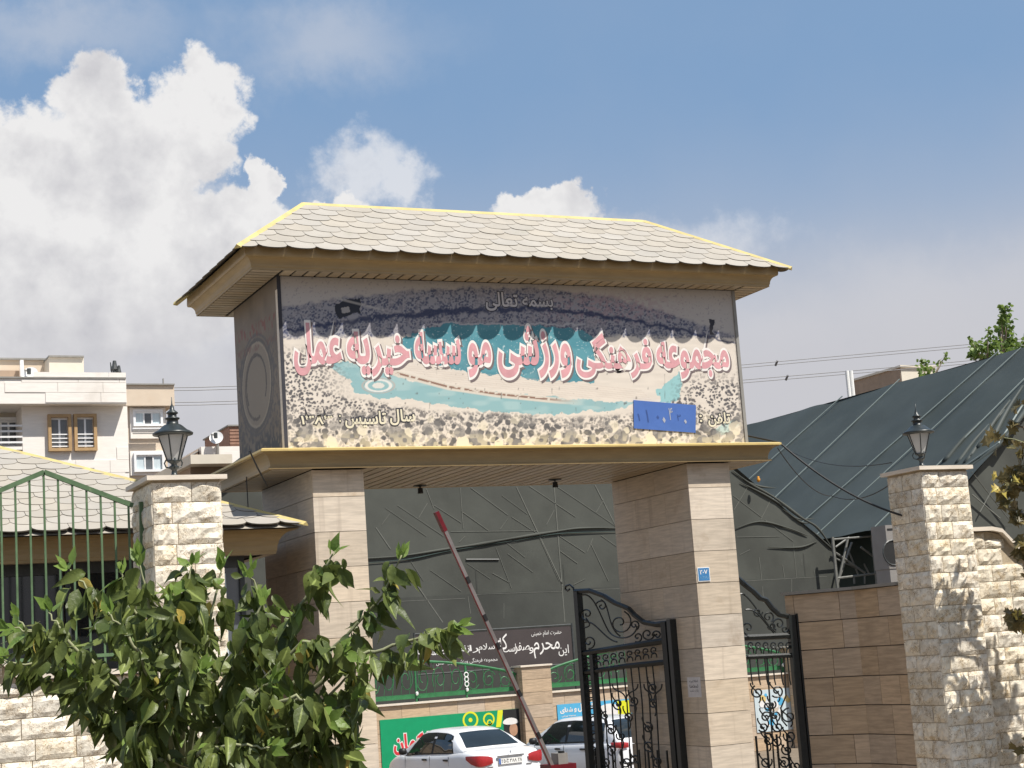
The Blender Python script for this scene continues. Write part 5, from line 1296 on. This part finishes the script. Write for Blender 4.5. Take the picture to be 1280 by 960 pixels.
bbox('roof_pipe', 203.8, 473, 204.8, 480, Y2+1, .1, 'steel_grey', bb)
Y3 = 34.0
sb3 = thing('low_building', at(265, 600, Y3).to_tuple()[:2]+(0,), 'low concrete roofed building with slab canopy beside the sign box', 'building')
bbox('wall', 240, 579, 292, 640, Y3, 6, 'brown_wall', sb3, zbot=0); bbox('canopy_slab', 238.5, 568, 290, 579.5, Y3-.8, 7, 'cream_wall', sb3)
bbox('roof_room', 252, 558, 310, 575, Y3+8, 5, 'white_wall', sb3, zbot=0)
for k in range(4): 
    p, q = at(216, 583+k*6, Y3+4), at(252, 561+k*6, Y3+9); MB().tube([p, q], .03, 5).build('stair_rail', M['steel_grey'], sb3)
p = [at(216, 580, Y3+4), at(252, 559, Y3+9), at(252, 590, Y3+9), at(216, 612, Y3+4)]
MB().prism([p[0], p[1], p[2], p[3]], (0, .2, 0)).build('stair_parapet', M['brown_wall'], sb3)
box('stair_base', (p[3].x, Y3+4.3, 0), (p[2].x, Y3+8.9, p[3].z-.6), M['brown_wall'], sb3)
dish(at(270.5, 547.5, Y3+7.7), .25, 'white satellite dish beside the sign box above the slab canopy', Y3)
br = thing('brick_tower_room', at(300, 560, Y3+16).to_tuple()[:2]+(0,), 'small red brick rooftop block peeping out behind the sign box', 'building')
a, b = at(286.5, 545, Y3+16), at(330, 545, Y3+16); zt = at(296, 533, Y3+16).z
box('wall', (a.x, Y3+16, 0), (b.x, Y3+20, zt), M['brick_red'], br); box('coping', (a.x-.06, Y3+15.9, zt), (b.x, Y3+20.1, zt+.06), M['steel_grey'], br)
zq = zt-.1
while zq > zt-2.2: box('brick_course', (a.x+.02, Y3+15.97, zq-.10), (b.x, Y3+15.998, zq), M['brick_red'], br); zq -= .14
Y5 = 75.0
fb_ = thing('distant_building', at(1110, 500, Y5).to_tuple()[:2]+(0,), 'distant cream and brown rooftop above the blue green tarpaulin ridge', 'building')
a, c = at(1127, 470, Y5), at(1170, 470, Y5); zt = at(1130, 459.5, Y5).z
a2 = atX(1064, 482, a.x)
box('wall', (a.x, Y5, 0), (c.x, a2.y, zt), M['cream_wall'], fb_)
box('side_wall', (a.x-.05, Y5+.05, 0), (a.x-.004, a2.y, zt-.01), M['brown_wall'], fb_)
box('coping', (a.x-.15, Y5-.15, zt), (c.x, a2.y+.1, zt+.15), M['cream_wall'], fb_)
for k, x_ in enumerate((1058.5, 1063.5)):
    p, q = at(x_, 463.5, 60), at(x_+1, 500, 60); o = MB().tube([(p.x, p.y, 0), p], .11, 8).build('flue_pipe', M['white_paint']); tag(o, 'white flue pipe standing beyond the tarpaulin ridge beside the distant rooftop', 'pipe', 'white flue pipes beyond the ridge')

# ================================================================== cars
def lerp(tab, x): return float(np.interp(x, [t[0] for t in tab], [t[1] for t in tab]))
def car(name, loc, rz, lab, hatch=False, plate=True):
    t = thing(name, loc, lab, 'car'); Lc = 4.19; hwid = .825
    deck = [(0, .80), (.03, .94), (.10, 1.00), (.35, 1.035), (.62, 1.05), (1.2, 1.0), (2.0, .975), (3.0, .95), (3.25, .97), (3.6, .90), (3.95, .78), (4.12, .62), (4.19, .5)]
    hw = [(0, .66), (.06, .72), (.25, .785), (.8, .815), (2.0, .825), (3.3, .815), (3.8, .76), (4.08, .66), (4.19, .5)]
    zb = [(0, .36), (.3, .26), (3.8, .24), (4.19, .3)]
    roofz = [(.55, 1.04), (.72, 1.12), (.95, 1.27), (1.2, 1.39), (1.45, 1.435), (1.9, 1.455), (2.3, 1.445), (2.55, 1.40), (2.9, 1.20), (3.28, .965)]
    if hatch:
        deck = [(0, .80), (.02, .93), (.06, 1.0), (.3, 1.01), (.62, 1.01)] + deck[5:]
        roofz = [(.12, 1.0), (.22, 1.16), (.40, 1.34), (.6, 1.43), (1.0, 1.47), (1.7, 1.49), (2.3, 1.465), (2.55, 1.41), (2.95, 1.19), (3.35, .96)]
    Rz = Matrix.Rotation(rz, 4, 'Z')
    def build(mb, nm, mk, par, smooth=False):
        V = [Rz @ Vector(v) + Vector(loc) for v in mb.v]
        return put(nm, newmesh(nm, V, mb.f, [M[k] for k in (mk if isinstance(mk, tuple) else (mk,))], mb.mi, smooth), par)
    ys = [0, .02, .06, .12, .2, .35, .5, .65, .8, 1.0, 1.2, 1.5, 1.8, 2.1, 2.4, 2.7, 3.0, 3.2, 3.4, 3.6, 3.8, 3.95, 4.06, 4.14, 4.19]
    def sec(y):
        h, b, w_ = lerp(deck, y), lerp(zb, y), lerp(hw, y)
        s = [(w_*.86, b), (w_*.97, b+.06), (w_*1.0, b+.22), (w_*1.005, (b+h)/2), (w_*.99, h-.14), (w_*.965, h-.07), (w_*.90, h-.022), (w_*.75, h-.004), (w_*.4, h+.012), (0, h+.016)]
        return s + [(-x, z) for x, z in reversed(s[:-1])]
    m = MB(); V = []; n = 19
    for y in ys: V += [(x, y, z) for x, z in sec(y)]
    f = [(i*n+k, (i+1)*n+k, (i+1)*n+k+1, i*n+k+1) for i in range(len(ys)-1) for k in range(n-1)] + [tuple(range(n)), tuple((len(ys)-1)*n+k for k in range(n-1, -1, -1))]
    m.add(V, f); body = build(m, 'body', 'car_paint', t, True)
    gy = np.linspace(roofz[0][0], roofz[-1][0], 34)
    def gsec(y):
        r = lerp(roofz, y); b = lerp(deck, y)-.05; wb_ = lerp(hw, y)*.93; k = max(0, min(1, (r-b)/.45)); wt_ = wb_-(wb_-.56)*k
        return [(wb_, b), (wb_+(wt_-wb_)*.33+.012*k, b+(r-b)*.36), (wb_+(wt_-wb_)*.66+.016*k, b+(r-b)*.68), (wt_, b+(r-b)*.88), (wt_*.86, b+(r-b)*.965), (wt_*.5, r-.004), (0, r)]
    V = []; n = 13
    for y in gy: s = gsec(y); V += [(x, y, z) for x, z in s] + [(-x, y, z) for x, z in reversed(s[:-1])]
    f = [(i*n+k, (i+1)*n+k, (i+1)*n+k+1, i*n+k+1) for i in range(len(gy)-1) for k in range(n-1)]
    m = MB().add(V, f); build(m, 'cabin', 'car_paint', t, True)
    def gpt(y, q, side=1, off=.008):
        s = gsec(y); p = q*3; i = min(2, int(p)); fr = p-i; x = s[i][0]+(s[i+1][0]-s[i][0])*fr; z = s[i][1]+(s[i+1][1]-s[i][1])*fr
        return Vector((side*(x+off), y, z+off*.4))
    def side_glass(y0, y1, sl0, sl1, side, nm, mk='car_glass', q0=.10, q1=.93, off=.008):
        nu, nv = 10, 5; V = []
        for j in range(nv+1):
            q = q0+(q1-q0)*j/nv
            for i in range(nu+1):
                u = i/nu; ya = y0+sl0*j/nv; yb = y1+sl1*j/nv; V.append(gpt(ya+(yb-ya)*u, q, side, off))
        f = [(j*(nu+1)+i, j*(nu+1)+i+1, (j+1)*(nu+1)+i+1, (j+1)*(nu+1)+i) for j in range(nv) for i in range(nu)]
        if side < 0: f = [q[::-1] for q in f]
        build(MB().add(V, f), nm, mk, t, True)
    r0 = .95 if not hatch else .62
    for s in (-1, 1):
        side_glass(r0, 1.78, .26, -.02, s, 'side_window'); side_glass(1.86, 2.98, .02, -.48, s, 'side_window')
        if hatch: side_glass(.5, .58+.0, .1, .2, s, 'side_window')
        side_glass(r0-.04, 3.03, .25, -.47, s, 'window_seal', 'car_black', .05, .98, .003)
    # rear window
    def top_glass(ya, yb, wa, wb_, nm):
        V = []; nu, nv = 8, 5
        for j in range(nv+1):
            y = ya+(yb-ya)*j/nv; w_ = wa+(wb_-wa)*j/nv
            for i in range(nu+1):
                x = -w_+2*w_*i/nu; s = gsec(y); X_ = [p[0] for p in s][::-1]; Z_ = [p[1] for p in s][::-1]
                V.append((x, y-.006, float(np.interp(abs(x), X_, Z_))+.010))
        f = [(j*(nu+1)+i, j*(nu+1)+i+1, (j+1)*(nu+1)+i+1, (j+1)*(nu+1)+i) for j in range(nv) for i in range(nu)]
        build(MB().add(V, f), nm, 'car_glass', t, True)
    top_glass(roofz[1][0]-.06, roofz[3][0]-.03, .60, .47, 'rear_window'); top_glass(2.62, 3.20, .50, .64, 'windscreen')
    for s in (-1, 1):
        h = MB()
        if hatch: poly = [(s*.50, -.012, .88), (s*.70, .04, .88), (s*.765, .18, .90), (s*.75, .16, 1.0), (s*.69, .03, 1.0), (s*.50, -.005, .98)]
        else: poly = [(s*.42, -.015, .78), (s*.62, -.005, .74), (s*.745, .10, .78), (s*.795, .30, .88), (s*.77, .26, .95), (s*.68, .06, .95), (s*.47, .0, .92)]
        if hatch: pth = [(.52, -.022, .88, .98), (.66, -.022, .88, 1.0), (.715, .01, .885, 1.0), (.765, .07, .89, 1.0), (.805, .18, .90, 1.0)]
        else: pth = [(.40, -.020, .79, .90), (.50, -.024, .765, .935), (.62, -.024, .745, .95), (.70, -.004, .745, .955), (.755, .055, .76, .955), (.80, .15, .80, .955), (.828, .30, .885, .95)]
        V = []
        for (x_, y_, za, zb_) in pth:
            for j in range(5): V.append((s*(x_+.006*math.sin(math.pi*j/4)), y_-.012*math.sin(math.pi*j/4), za+(zb_-za)*j/4))
        f = [(i*5+j, (i+1)*5+j, (i+1)*5+j+1, i*5+j+1) for i in range(len(pth)-1) for j in range(4)]
        build(h.add(V, f), 'taillight', 'taillight', t, True)
        mi = MB(); mi.lathe([(0, -.07), (.07, -.06), (.09, 0), (.07, .06), (0, .07)], (s*.92, 2.82, 1.02), 10); mi.bar((s*.80, 2.8, .98), (s*.9, 2.82, 1.0), .05, .03); build(mi, 'wing_mirror', 'car_black', t, True)
        for yh in (1.15, 2.05): build(MB().bar((s*(lerp(hw, yh)+.008), yh-.08, .86), (s*(lerp(hw, yh)+.008), yh+.08, .86), .03, .035), 'door_handle', 'car_black', t)
        for ys_ in (1.05, 1.85, 2.95): build(MB().bar((s*(lerp(hw, ys_)*1.004+.001), ys_, .34), (s*(lerp(hw, ys_)*.985+.002), ys_, .93), .008, .006, up=(0, 1, 0)), 'door_seam', 'car_black', t)
        for yc in (.72, 3.32):
            w_ = MB(); n = 20; C_ = Vector((s*.80, yc, .30)); V = []
            for (r, dx) in ((.0, -.02), (.20, -.02), (.205, .0), (.29, .02), (.30, 0), (.30, -.16), (.0, -.16)): V += [(C_.x+s*dx, C_.y+r*math.cos(2*math.pi*k/n), C_.z+r*math.sin(2*math.pi*k/n)) for k in range(n)]
            f = [(j*n+k, j*n+(k+1) % n, (j+1)*n+(k+1) % n, (j+1)*n+k) for j in range(6) for k in range(n)]
            w_.add(V, f); w_.mi = [1]*(2*n)+[0]*(4*n); build(w_, 'wheel', ('tyre', 'rim'), t, True)
    bm = MB(); bm.box((-.70, -.06, .36), (.70, .05, .60)); build(bm, 'bumper', 'car_paint', t); build(MB().box((-.62, -.072, .56), (.62, -.058, .605)), 'bumper_strip', 'car_black', t)
    if not hatch:
        build(MB().bar((-.30, -.022, .905), (.30, -.022, .905), .03, .035), 'boot_handle', 'chrome', t)
        build(MB().box((-.27, -.026, .755), (.27, -.012, .865)), 'number_plate', 'white_paint', t)
        build(MB().box((-.268, -.0275, .757), (-.225, -.0262, .863)), 'plate_band', 'blue_patch', t)
        ux = Rz.to_3x3() @ Vector((1, 0, 0)); nn = Rz.to_3x3() @ Vector((0, -1, 0)); oo = Rz @ Vector((0, -.026, 0)) + Vector(loc)
        for tx, x0, x1 in (('۲۵', -.21, -.12), ('ج', -.10, -.04), ('۳۸۸', -.02, .13), ('۲۸', .165, .25)):
            lettering('plate_lettering', tx, tuple(oo), tuple(ux), (0, 0, 1), tuple(nn), (x0, .78, x1, .85), M['black_print'], t, .01, .002)
        m = MB(); m.lathe([(0, 0), (.02, .0), (.014, .05), (0, .055)], (0, -.022, .955), 6); build(m, 'badge', 'chrome', t)
        build(MB().box((-.52, -.012, .71), (-.40, .004, .73)), 'badge_lettering', 'chrome', t); build(MB().box((.36, -.012, .71), (.48, .004, .73)), 'badge_lettering', 'chrome', t)
    else:
        build(MB().box((-.27, -.03, .62), (.27, -.012, .73)), 'number_plate', 'white_paint', t)
    return t
ca = at(588, 944, 13.6); cbb = at(683, 938, 13.6)
cx = (ca.x+cbb.x)/2
car('white_sedan', (cx+.02, 13.6, 0), R_(6), 'white four door sedan with red tail lights parked by the green poster')
c_2 = at(812, 940, 13.0)
car('white_hatchback', (c_2.x, 13.0, 0), R_(8), 'white hatchback half hidden behind the open iron gate leaf', hatch=True)

# ================================================================== trees
def leaf_mesh(name, L, wd, curl, fold, seed, mat_, lobes=False):
    r = random.Random(seed); n = 7; V = []; f = []
    prof = [0, .62, .95, 1.0, .86, .58, .25, 0]
    for i in range(n+1):
        t = i/n; w_ = wd/2*prof[i]*(1+r.uniform(-.08, .08))
        if lobes and 0 < i < n: w_ *= (1.35 if i in (2, 4) else .62)
        z = -curl*t*t*L; y = t*L
        V += [(-w_, y, z+fold*w_+r.uniform(-.004, .004)), (0, y, z), (w_, y, z+fold*w_+r.uniform(-.004, .004))]
    for i in range(n): a = i*3; f += [(a, a+1, a+4, a+3), (a+1, a+2, a+5, a+4)]
    me = newmesh(name, V, f, mat_, smooth=True); a = me.attributes.new('rib', 'FLOAT', 'POINT'); a.data.foreach_set('value', [1. if i % 3 == 1 else 0. for i in range(len(V))])
    return me
def leaf_matrix(P, tip, nrm, s):
    y = Vector(tip).normalized(); z = Vector(nrm) - y*Vector(nrm).dot(y)
    z = z.normalized() if z.length > 1e-4 else y.orthogonal().normalized(); x = y.cross(z)
    return Matrix([[x[i]*s, y[i]*s, z[i]*s, P[i]] for i in range(3)]+[[0, 0, 0, 1]])
view_n = Vector((-_F[0], -_F[1], 0)).normalized()

# --- young broad-leaved street tree in front of the left wall
DT = 8.6
tb = atD(222, 965, DT)
tr1 = thing('broadleaf_tree', (tb.x, tb.y, 0), 'young street tree with large drooping green leaves in front of the left pillars', 'tree')
def bp(q): return atD(q[0], q[1], DT+q[2])
MB().tube([(tb.x+.02, tb.y, 0), (tb.x-.01, tb.y+.02, 1.0), (tb.x, tb.y, 1.9), tuple(bp((228, 985, 0)))], [.045, .038, .030, .022], 9).build('trunk', M['bark'], tr1, smooth=True)
MB().tube([(tb.x+.02, tb.y, 1.55), tuple(bp((204, 1010, -.05))), tuple(bp((199, 950, -.08)))], [.024, .018, .014], 8).build('limb', M['bark'], tr1, smooth=True)
root = (228, 985, 0)
br_ = [[root, (190, 905, -.1), (135, 845, -.2), (75, 795, -.3), (15, 785, -.35)], [root, (200, 880, .1), (160, 800, .1), (118, 745, .0), (88, 712, 0)], [root, (215, 860, -.2), (192, 775, -.3), (173, 700, -.3)],
       [root, (250, 860, .1), (262, 780, .15), (278, 706, .2)], [root, (300, 870, -.1), (352, 790, -.2), (398, 725, -.2), (416, 692, -.2)], [root, (330, 885, .2), (428, 800, .2), (478, 745, .2), (502, 694, .2)],
       [root, (340, 900, -.3), (440, 822, -.4), (520, 800, -.45), (572, 782, -.5)], [root, (330, 925, .0), (410, 880, -.1), (452, 850, -.1)], [root, (300, 955, -.3), (380, 940, -.4), (440, 930, -.4)],
       [root, (165, 925, -.2), (125, 880, -.3), (104, 850, -.4)], [root, (280, 860, -.4), (308, 800, -.5), (328, 752, -.5)], [root, (230, 860, -.5), (224, 800, -.55), (214, 748, -.5)],
       [root, (150, 860, -.4), (85, 800, -.45), (60, 765, -.4)], [root, (330, 850, -.35), (380, 800, -.4), (430, 815, -.45)], [root, (270, 920, -.5), (300, 880, -.6), (340, 850, -.6)], [root, (190, 850, -.55), (165, 800, -.6), (135, 765, -.6)], [root, (245, 900, .3), (300, 820, .35), (345, 770, .3)], [root, (180, 930, -.4), (200, 880, -.55), (250, 840, -.6)], [root, (350, 930, -.2), (400, 880, -.3), (450, 830, -.3)], [root, (300, 900, -.55), (370, 870, -.6), (410, 900, -.6)],
       [root, (130, 880, -.1), (60, 835, -.15), (5, 825, -.2)], [root, (120, 850, .1), (50, 800, .1), (20, 772, .1)], [root, (370, 925, -.35), (415, 900, -.4), (445, 875, -.4)], [root, (350, 965, -.2), (400, 955, -.25), (440, 935, -.25)], [root, (260, 800, -.3), (235, 740, -.35), (240, 705, -.3)], [root, (200, 820, -.1), (165, 760, -.1), (150, 715, -.1)], [root, (310, 830, .1), (330, 760, .1), (312, 715, .1)], [root, (250, 940, -.6), (290, 930, -.7), (340, 935, -.7)], [root, (200, 950, -.5), (160, 945, -.6), (180, 900, -.6)]]
lv = [leaf_mesh('leaf', 1, (.42, .50, .55, .46, .36, .58)[k], (.10, .35, .6, .9, .25, -.25)[k], (.25, .4, .55, .75, .9, .35)[k], k, M['leaf']) for k in range(6)]
lvy = [leaf_mesh('leaf', 1, .55, .3, .3, 10, M['leaf_yellow'])]; lvg = [leaf_mesh('leaf', 1, .5, .12, .2, 11, M['leaf_young']), leaf_mesh('leaf', 1, .42, -.1, .3, 12, M['leaf_young'])]
rl_ = random.Random(17); leaves = []
for bi, b in enumerate(br_):
    P = [bp(q) for q in b]; Q = []
    for a, c in zip(P, P[1:]):
        for k in range(8): Q.append(a+(c-a)*(k/8)+Vector((rl_.uniform(-.008, .008),)*3))
    Q.append(P[-1]); m_ = len(Q)
    MB().tube(Q, [.013*(1-i/m_)+.0035 for i in range(m_)], 6).build('branch', M['twig'], tr1, smooth=True)
    side = 1
    for i in range(int(m_*.24), m_):
        if bi == 1 and rl_.random() < .45: continue
        for rep in range(4 if rl_.random() < .45 else 3):
            q = Q[i]+Vector((rl_.uniform(-.055, .055), rl_.uniform(-.07, .07), rl_.uniform(-.04, .05))); side = -side
            d = (Q[min(i+1, m_-1)]-Q[i-1]).normalized(); o = d.cross(Vector((0, 0, 1))); o = o.normalized()*side if o.length > .01 else Vector((side, 0, 0))
            fi = i/m_; dv = d*rl_.uniform(.0, .45) + o*rl_.uniform(.05, .6) + view_n*rl_.uniform(-.4, .55) + Vector((rl_.uniform(-.35, .35), 0, rl_.uniform(-1.5, -.15)))
            young = i >= m_-2
            if young: dv = d*.5+o*rl_.uniform(-.9, .9)+view_n*rl_.uniform(-.5, .6)+Vector((0, 0, rl_.uniform(-.3, .9)))
            nr_ = view_n*rl_.uniform(-.2, 1)+Vector((rl_.uniform(-1, 1), rl_.uniform(-.8, .4), rl_.uniform(.0, 1.1)))
            L = rl_.choice((rl_.uniform(.06, .11), rl_.uniform(.10, .15), rl_.uniform(.12, .175))) if not young else rl_.uniform(.06, .11)
            kind = rl_.random(); me = rl_.choice(lvg) if young else (lvy[0] if kind < (.018 if bi != 1 else .12) else (rl_.choice(lvg) if kind < .06 else rl_.choice(lv)))
            if young: q = Q[i]+Vector((rl_.uniform(-.012, .012),)*3)
            st = q + dv.normalized()*.015; leaves.append((st, dv, nr_, L, me))
def inframe(P, mrg=12): x, y = px(P); return -mrg < x < 1280+mrg and -mrg < y < 960+mrg
# the leaves nearest the viewer are leaves of their own, the inner ones one mass
order = sorted(range(len(leaves)), key=lambda i: (not inframe(leaves[i][0]), -leaves[i][3]/((leaves[i][0]-Vector(CAM)).length)))
own = set(order[:300]); inner = MB()
for i, (P, dv, nr_, L, me) in enumerate(leaves):
    Mx = leaf_matrix(P, dv, nr_, L)
    if i in own: put('leaf', me, tr1, M=Mx)
    else:
        k = 0 if me in lv else (1 if me in lvg else 2)
        inner.add([tuple(Mx @ v.co) for v in me.vertices], [tuple(p.vertices) for p in me.polygons], k)
tag(inner.build('inner_foliage', [M['leaf'], M['leaf_young'], M['leaf_yellow']], tr1, smooth=True), kind='stuff')

# --- plane tree standing at the right edge of the picture, shading the right wall
def foliage_tree(name, base, height, lab, clumps, leafm, nleaf, L, mats, seed, trunk_r, own_px=None, limbs=True):
    t = thing(name, base, lab, 'tree'); r = random.Random(seed); b = Vector(base)
    top = b+Vector((0, 0, height)); 
    MB().tube([b, b+Vector((.04, .03, height*.3)), b+Vector((-.03, .06, height*.6)), top], [trunk_r, trunk_r*.8, trunk_r*.55, trunk_r*.2], 9).build('trunk', M['bark'], t, smooth=True)
    crown = MB(); k_own = 0
    for (c, rad, n) in clumps:
        c = Vector(c); zj = max(.35*height, min(height*.92, c.z-b.z-.5*(c-b).xy.length)); j = b+Vector((0, 0, zj))
        md = (j+c)/2+Vector((r.uniform(-.1, .1), r.uniform(-.1, .1), .12))
        MB().tube([j, md, c], [trunk_r*.35, trunk_r*.22, .008], 6).build('limb', M['bark'], t, smooth=True)
        tw_ = [c+Vector((r.gauss(0, .5), r.gauss(0, .5), r.gauss(0, .5)))*rad for _ in range(max(3, n//14))]
        for q in tw_: crown.tube([c, (c+q)/2+Vector((0, 0, .03)), q], [.007, .005, .003], 4, m=len(mats))
        for _ in range(n):
            q = r.choice(tw_); P = q+(c-q)*r.uniform(-.15, .6)+Vector((r.gauss(0, .09), r.gauss(0, .09), r.gauss(0, .09)))*(rad/.5)
            dv = Vector((r.uniform(-1, 1), r.uniform(-1, 1), r.uniform(-1.1, .4))); nr_ = Vector((r.uniform(-1, 1), r.uniform(-1, .4), r.uniform(-.2, 1)))
            k = r.randrange(len(mats)) if r.random() < .18 else 0; Mx = leaf_matrix(P, dv, nr_, L*r.uniform(.6, 1.15)); me = leafm[k]
            if own_px and inframe(P, 4) and k_own < own_px: put('leaf', me, t, M=Mx); k_own += 1
            else: crown.add([tuple(Mx @ v.co) for v in me.vertices], [tuple(p.vertices) for p in me.polygons], k)
    tag(crown.build('crown', list(mats)+[M['twig']], t, smooth=True), kind='stuff')
    return t
pm = [leaf_mesh('leaf', 1, .95, .15, .25, 40, M['leaf_dry'], True), leaf_mesh('leaf', 1, .9, .25, .3, 41, M['leaf_yellow'], True)]
DR = 18.0
def rc(x, y, d=0): return tuple(atD(x, y, DR+d))
rb = atD(1445, 900, DR)
rcl = [(rc(1300, 560), .42, 90), (rc(1280, 595, .1), .26, 90), (rc(1264, 606), .15, 34), (rc(1272, 640), .14, 26), (rc(1308, 690, -.1), .30, 100), (rc(1290, 790), .30, 46), (rc(1275, 780, .1), .16, 18), (rc(1330, 850), .40, 90), (rc(1300, 930), .35, 60), (rc(1380, 650), .5, 130), (rc(1400, 780), .55, 150), (rc(1440, 560), .55, 150), (rc(1460, 420), .5, 130), (rc(1500, 700), .6, 170), (rc(1440, 900), .55, 150), (rc(1380, 990), .5, 140), (rc(1300, 1010, -.3), .4, 90), (rc(1520, 560), .6, 150), (rc(1285, 500), .10, 10), (rc(1268, 530), .07, 6), (rc(1350, 740, .3), .4, 170), (rc(1335, 715), .34, 120), (rc(1255, 548, .1), .05, 4)]
foliage_tree('plane_tree', (rb.x, rb.y, 0), 5.2, 'brownish plane tree twigs reaching in front of the right stone wall', rcl, pm, 0, .145, [M['leaf_dry'], M['leaf_yellow']], 71, .10, own_px=170)

# --- tree tops behind the tarpaulin ridge
fm = [leaf_mesh('leaf', 1, .9, .1, .2, 50, M['leaf_far']), leaf_mesh('leaf', 1, .9, .1, .2, 51, M['leaf_young'])]
def back_tree(spots, Y_, lab, seed, L=.26):
    b = at(spots[0][0], 470, Y_); P = [(tuple(at(x, y, Y_+random.Random(i).uniform(-.8, .8))), r, n) for i, (x, y, r, n) in enumerate(spots)]
    foliage_tree('leafy_tree', (b.x, b.y, 0), P[0][0][2]-.3, lab, P, fm, 0, L, [M['leaf_far'], M['leaf_young']], seed, .16)
back_tree([(1257, 410, .75, 170), (1255, 395, .45, 70), (1260, 432, .9, 200), (1252, 383, .16, 10), (1262, 450, .9, 160), (1268, 440, .5, 60)], 48., 'tall leafy tree top rising above the tarpaulin ridge', 81)
back_tree([(1235, 432, .6, 100), (1222, 436, .45, 60), (1212, 442, .4, 45), (1235, 412, .2, 14), (1213, 425, .16, 10), (1242, 446, .8, 120), (1225, 450, .7, 100)], 50., 'lower leafy tree top beside the tall one above the tarpaulin ridge', 82)
back_tree([(1284, 425, .5, 70), (1276, 446, .5, 70), (1300, 440, .9, 120), (1288, 450, .8, 120)], 49., 'leafy tree top cut by the right picture edge above the tarpaulin ridge', 83)
back_tree([(1156, 456, .4, 34), (1148, 462, .3, 16), (1176, 449, .25, 14), (1183, 442, .14, 7), (1160, 470, .7, 60)], 47., 'sparse leafy twigs poking over the tarpaulin ridge by the distant rooftop', 84, L=.22)
